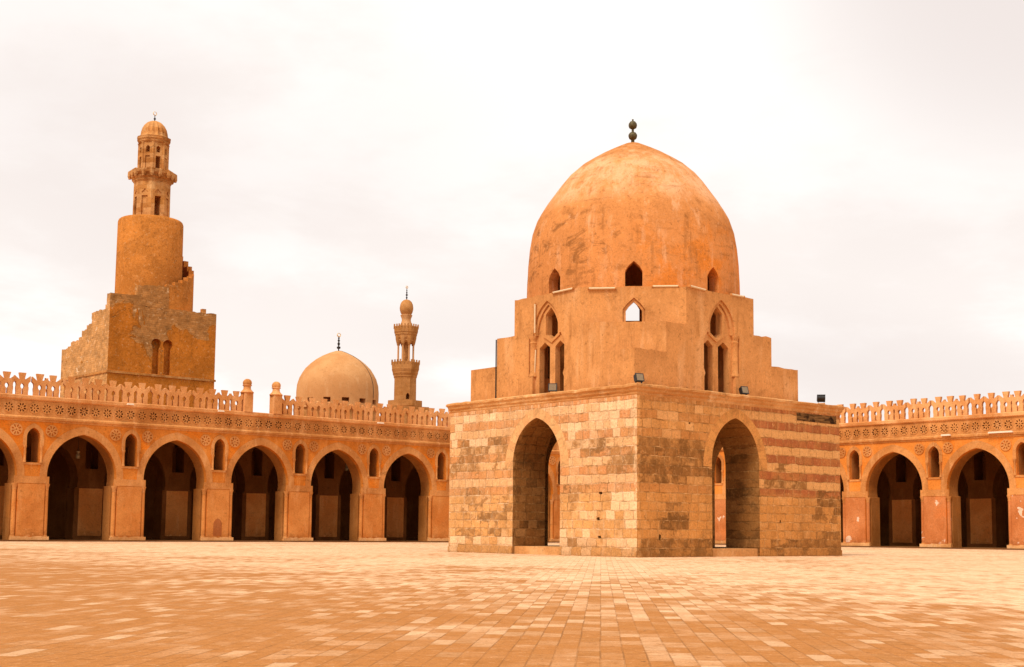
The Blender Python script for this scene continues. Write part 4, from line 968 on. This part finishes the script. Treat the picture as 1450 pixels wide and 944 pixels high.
def make_far_minaret():
    Y = 160; c = pix(573.5, 560, Y); k = Y/1863.16
    zz = lambda v: pix(574, v, Y).z
    root = thing('balconied_minaret', 'slender pale minaret with two balconies and a round bulb top behind the left arcade', 'minaret', (c.x, Y, 0), .5)
    g = 1.04; oc = lambda pr: MB().lathe([(r*k*g, zz(v)) for r, v in pr], 8)
    MB().box(-26*k, 26*k, -26*k, 26*k, 0, zz(577)).obj('base', M_farstone, root)
    b0 = oc([(22, 579), (25, 576), (25, 568), (24, 568), (24, 573)]).obj('balcony', M_farstone, root)
    sh = oc([(16.2, 577), (16, 534)]).obj('shaft', M_farstone, root)
    an = -PI/2-.5+.33; ca, sa = math.cos(an), math.sin(an); A = arch(0, 2.6*k, zz(562), zz(557.5), 5)
    cut(sh, MB().plate([(-2.6*k, zz(566.5))]+A+[(2.6*k, zz(566.5))], [], lambda s, z, d: (d*ca-s*sa, d*sa+s*ca, z), .5, 2.5))
    def balcony(pr, rad, vt, vb, n=24):
        b_ = oc(pr).obj('balcony', M_farstone, root)
        rl = MB()
        for i in range(n):
            a = 2*PI*i/n; q = (math.pi/8-abs((a % (PI/4))-PI/8)); r = rad*k*g*math.cos(PI/8)/math.cos((a % (PI/4))-PI/8)
            rl.box(r*math.cos(a)-.07, r*math.cos(a)+.07, r*math.sin(a)-.07, r*math.sin(a)+.07, zz(vb), zz(vt))
        rl.obj('posts', M_farstone, b_)
    balcony([(16, 536), (17.2, 533.5), (17, 532.5), (18.6, 529), (18.4, 528), (19.9, 523.5), (19.9, 521.5), (20.3, 513.5), (19.4, 513.5), (19.4, 521)], 20, 510.5, 516)
    for i in range(8):
        a = 2*PI*i/8; p = MB().lathe([(1.7*k, zz(514)), (1.7*k, zz(512)), (1.25*k, zz(511)), (1.2*k, zz(488)), (1.9*k, zz(485)), (2.2*k, zz(482))], 10, (11.6*k*math.cos(a), 11.6*k*math.sin(a))).obj('column', M_fardome, root, 40)
    MB().lathe([(4.6*k, zz(516)), (4.6*k, zz(481))], 10).obj('core', M_farstone, root, 40)
    balcony([(11, 486), (13.2, 483), (13, 481.5), (15, 478), (14.8, 477), (16.4, 474), (16.2, 473), (17.4, 470.5), (17.8, 463), (17, 463), (17, 469)], 17.5, 460, 465)
    # scalloped brackets between the columns
    br = MB()
    for i in range(8):
        a = 2*PI*i/8; br.lathe([(1.9*k, zz(489)), (3.2*k, zz(485)), (4.4*k, zz(480)), (4.8*k, zz(476))], 8, (11.4*k*math.cos(a), 11.4*k*math.sin(a)))
    br.obj('brackets', M_farstone, root)
    MB().lathe([(r*k, zz(v)) for r, v in ((12, 468), (9.3, 461), (7.6, 457.5), (6.5, 454), (6.7, 451), (8.2, 447.5), (8.6, 446.2), (7, 445.4))], 24).obj('neck', M_fardome, root, 40)
    MB().lathe([(r*k, zz(v)) for r, v in ((6.3, 446), (8.4, 443), (9.6, 438.5), (9.7, 435.5), (9.0, 431), (7.3, 427.5), (4.5, 425), (1.5, 424), (.2, 423.8))], 28).obj('bulb', M_farstone, root, 50)
    f = MB().lathe([(r*k, zz(v)) for r, v in ((.6, 424.5), (.6, 422.8), (1.3, 421.8), (1.3, 420.8), (.6, 420), (.6, 419), (1.9, 417.3), (.6, 416), (1.1, 414), (.5, 412.6), (.9, 410.8), (.3, 409))], 12).obj('finial', M_dark, root, 50)
    MB().ring((0, 0, zz(406.3)), 1.7*k, .06, (.95, .3, 0), (0, 0, 1)).obj('crescent', M_brass, f, 60)
make_far_minaret()

# ------------------------------------------------------------------ small fittings
def ledge_lamp(label, O, A, x, y, z, L):
    t = thing('ledge_lamp', label, 'lamp', in_frame(O, A, x, y, z), A, 'white strip lamps on the arcade ledges')
    MB().plate([(-L/2, 0), (L/2, 0), (L/2-.02, .09), (L/2-.06, .12), (-L/2+.06, .12), (-L/2+.02, .09)], [], YF(0), -.12, .06).obj('lamp_body', M_white, t)
    MB().box(-.05, .05, .061, .2, .02, .07).obj('bracket', M_dark, t)
ledge_lamp('white strip lamp on the arcade ledge below the spiral minaret', LO, LA, 3.25, -.2, 9.74, .5)
ledge_lamp('white strip lamp on the arcade ledge left of the two turrets', LO, LA, 10.5, -.2, 9.74, .5)
ledge_lamp('white strip lamp on the arcade ledge in front of the slender far minaret', LO, LA, 25.2, -.2, 9.74, .62)
ledge_lamp('short white strip lamp on the moulding of the right arcade, between two arches', RO, RA, 4.75, -.24, 8.43, .75)
ledge_lamp('long white strip lamp at the right edge, on the moulding of the right arcade', RO, RA, 9.15, -.24, 8.43, 1.9)

def hanging_lamp(label, x, y, z):
    t = thing('hanging_lamp', label, 'lamp', in_frame(LO, LA, x, y, z), LA, 'glass lamps hanging inside the left arcade')
    MB().tube((0, 0, .55), (0, 0, 9.57-z), .012, 6).obj('chain', M_dark, t)
    MB().lathe([(.05, 0), (.12, .03), (.17, .18), (.15, .3), (.09, .38), (.14, .52), (.16, .56)], 16).obj('lamp_shade', M_glass, t, 50)
    r = MB()
    for k in range(3): a = k*2*PI/3; r.tube((.15*math.cos(a), .15*math.sin(a), .54), (0, 0, .85), .008, 5)
    r.obj('hanger', M_dark, t)
hanging_lamp('glass lamp hanging in the leftmost whole arch of the left arcade', 1.0, 3.2, 5.9)
hanging_lamp('glass lamp hanging in the fourth whole arch of the left arcade', 24.4, 3.4, 5.9)
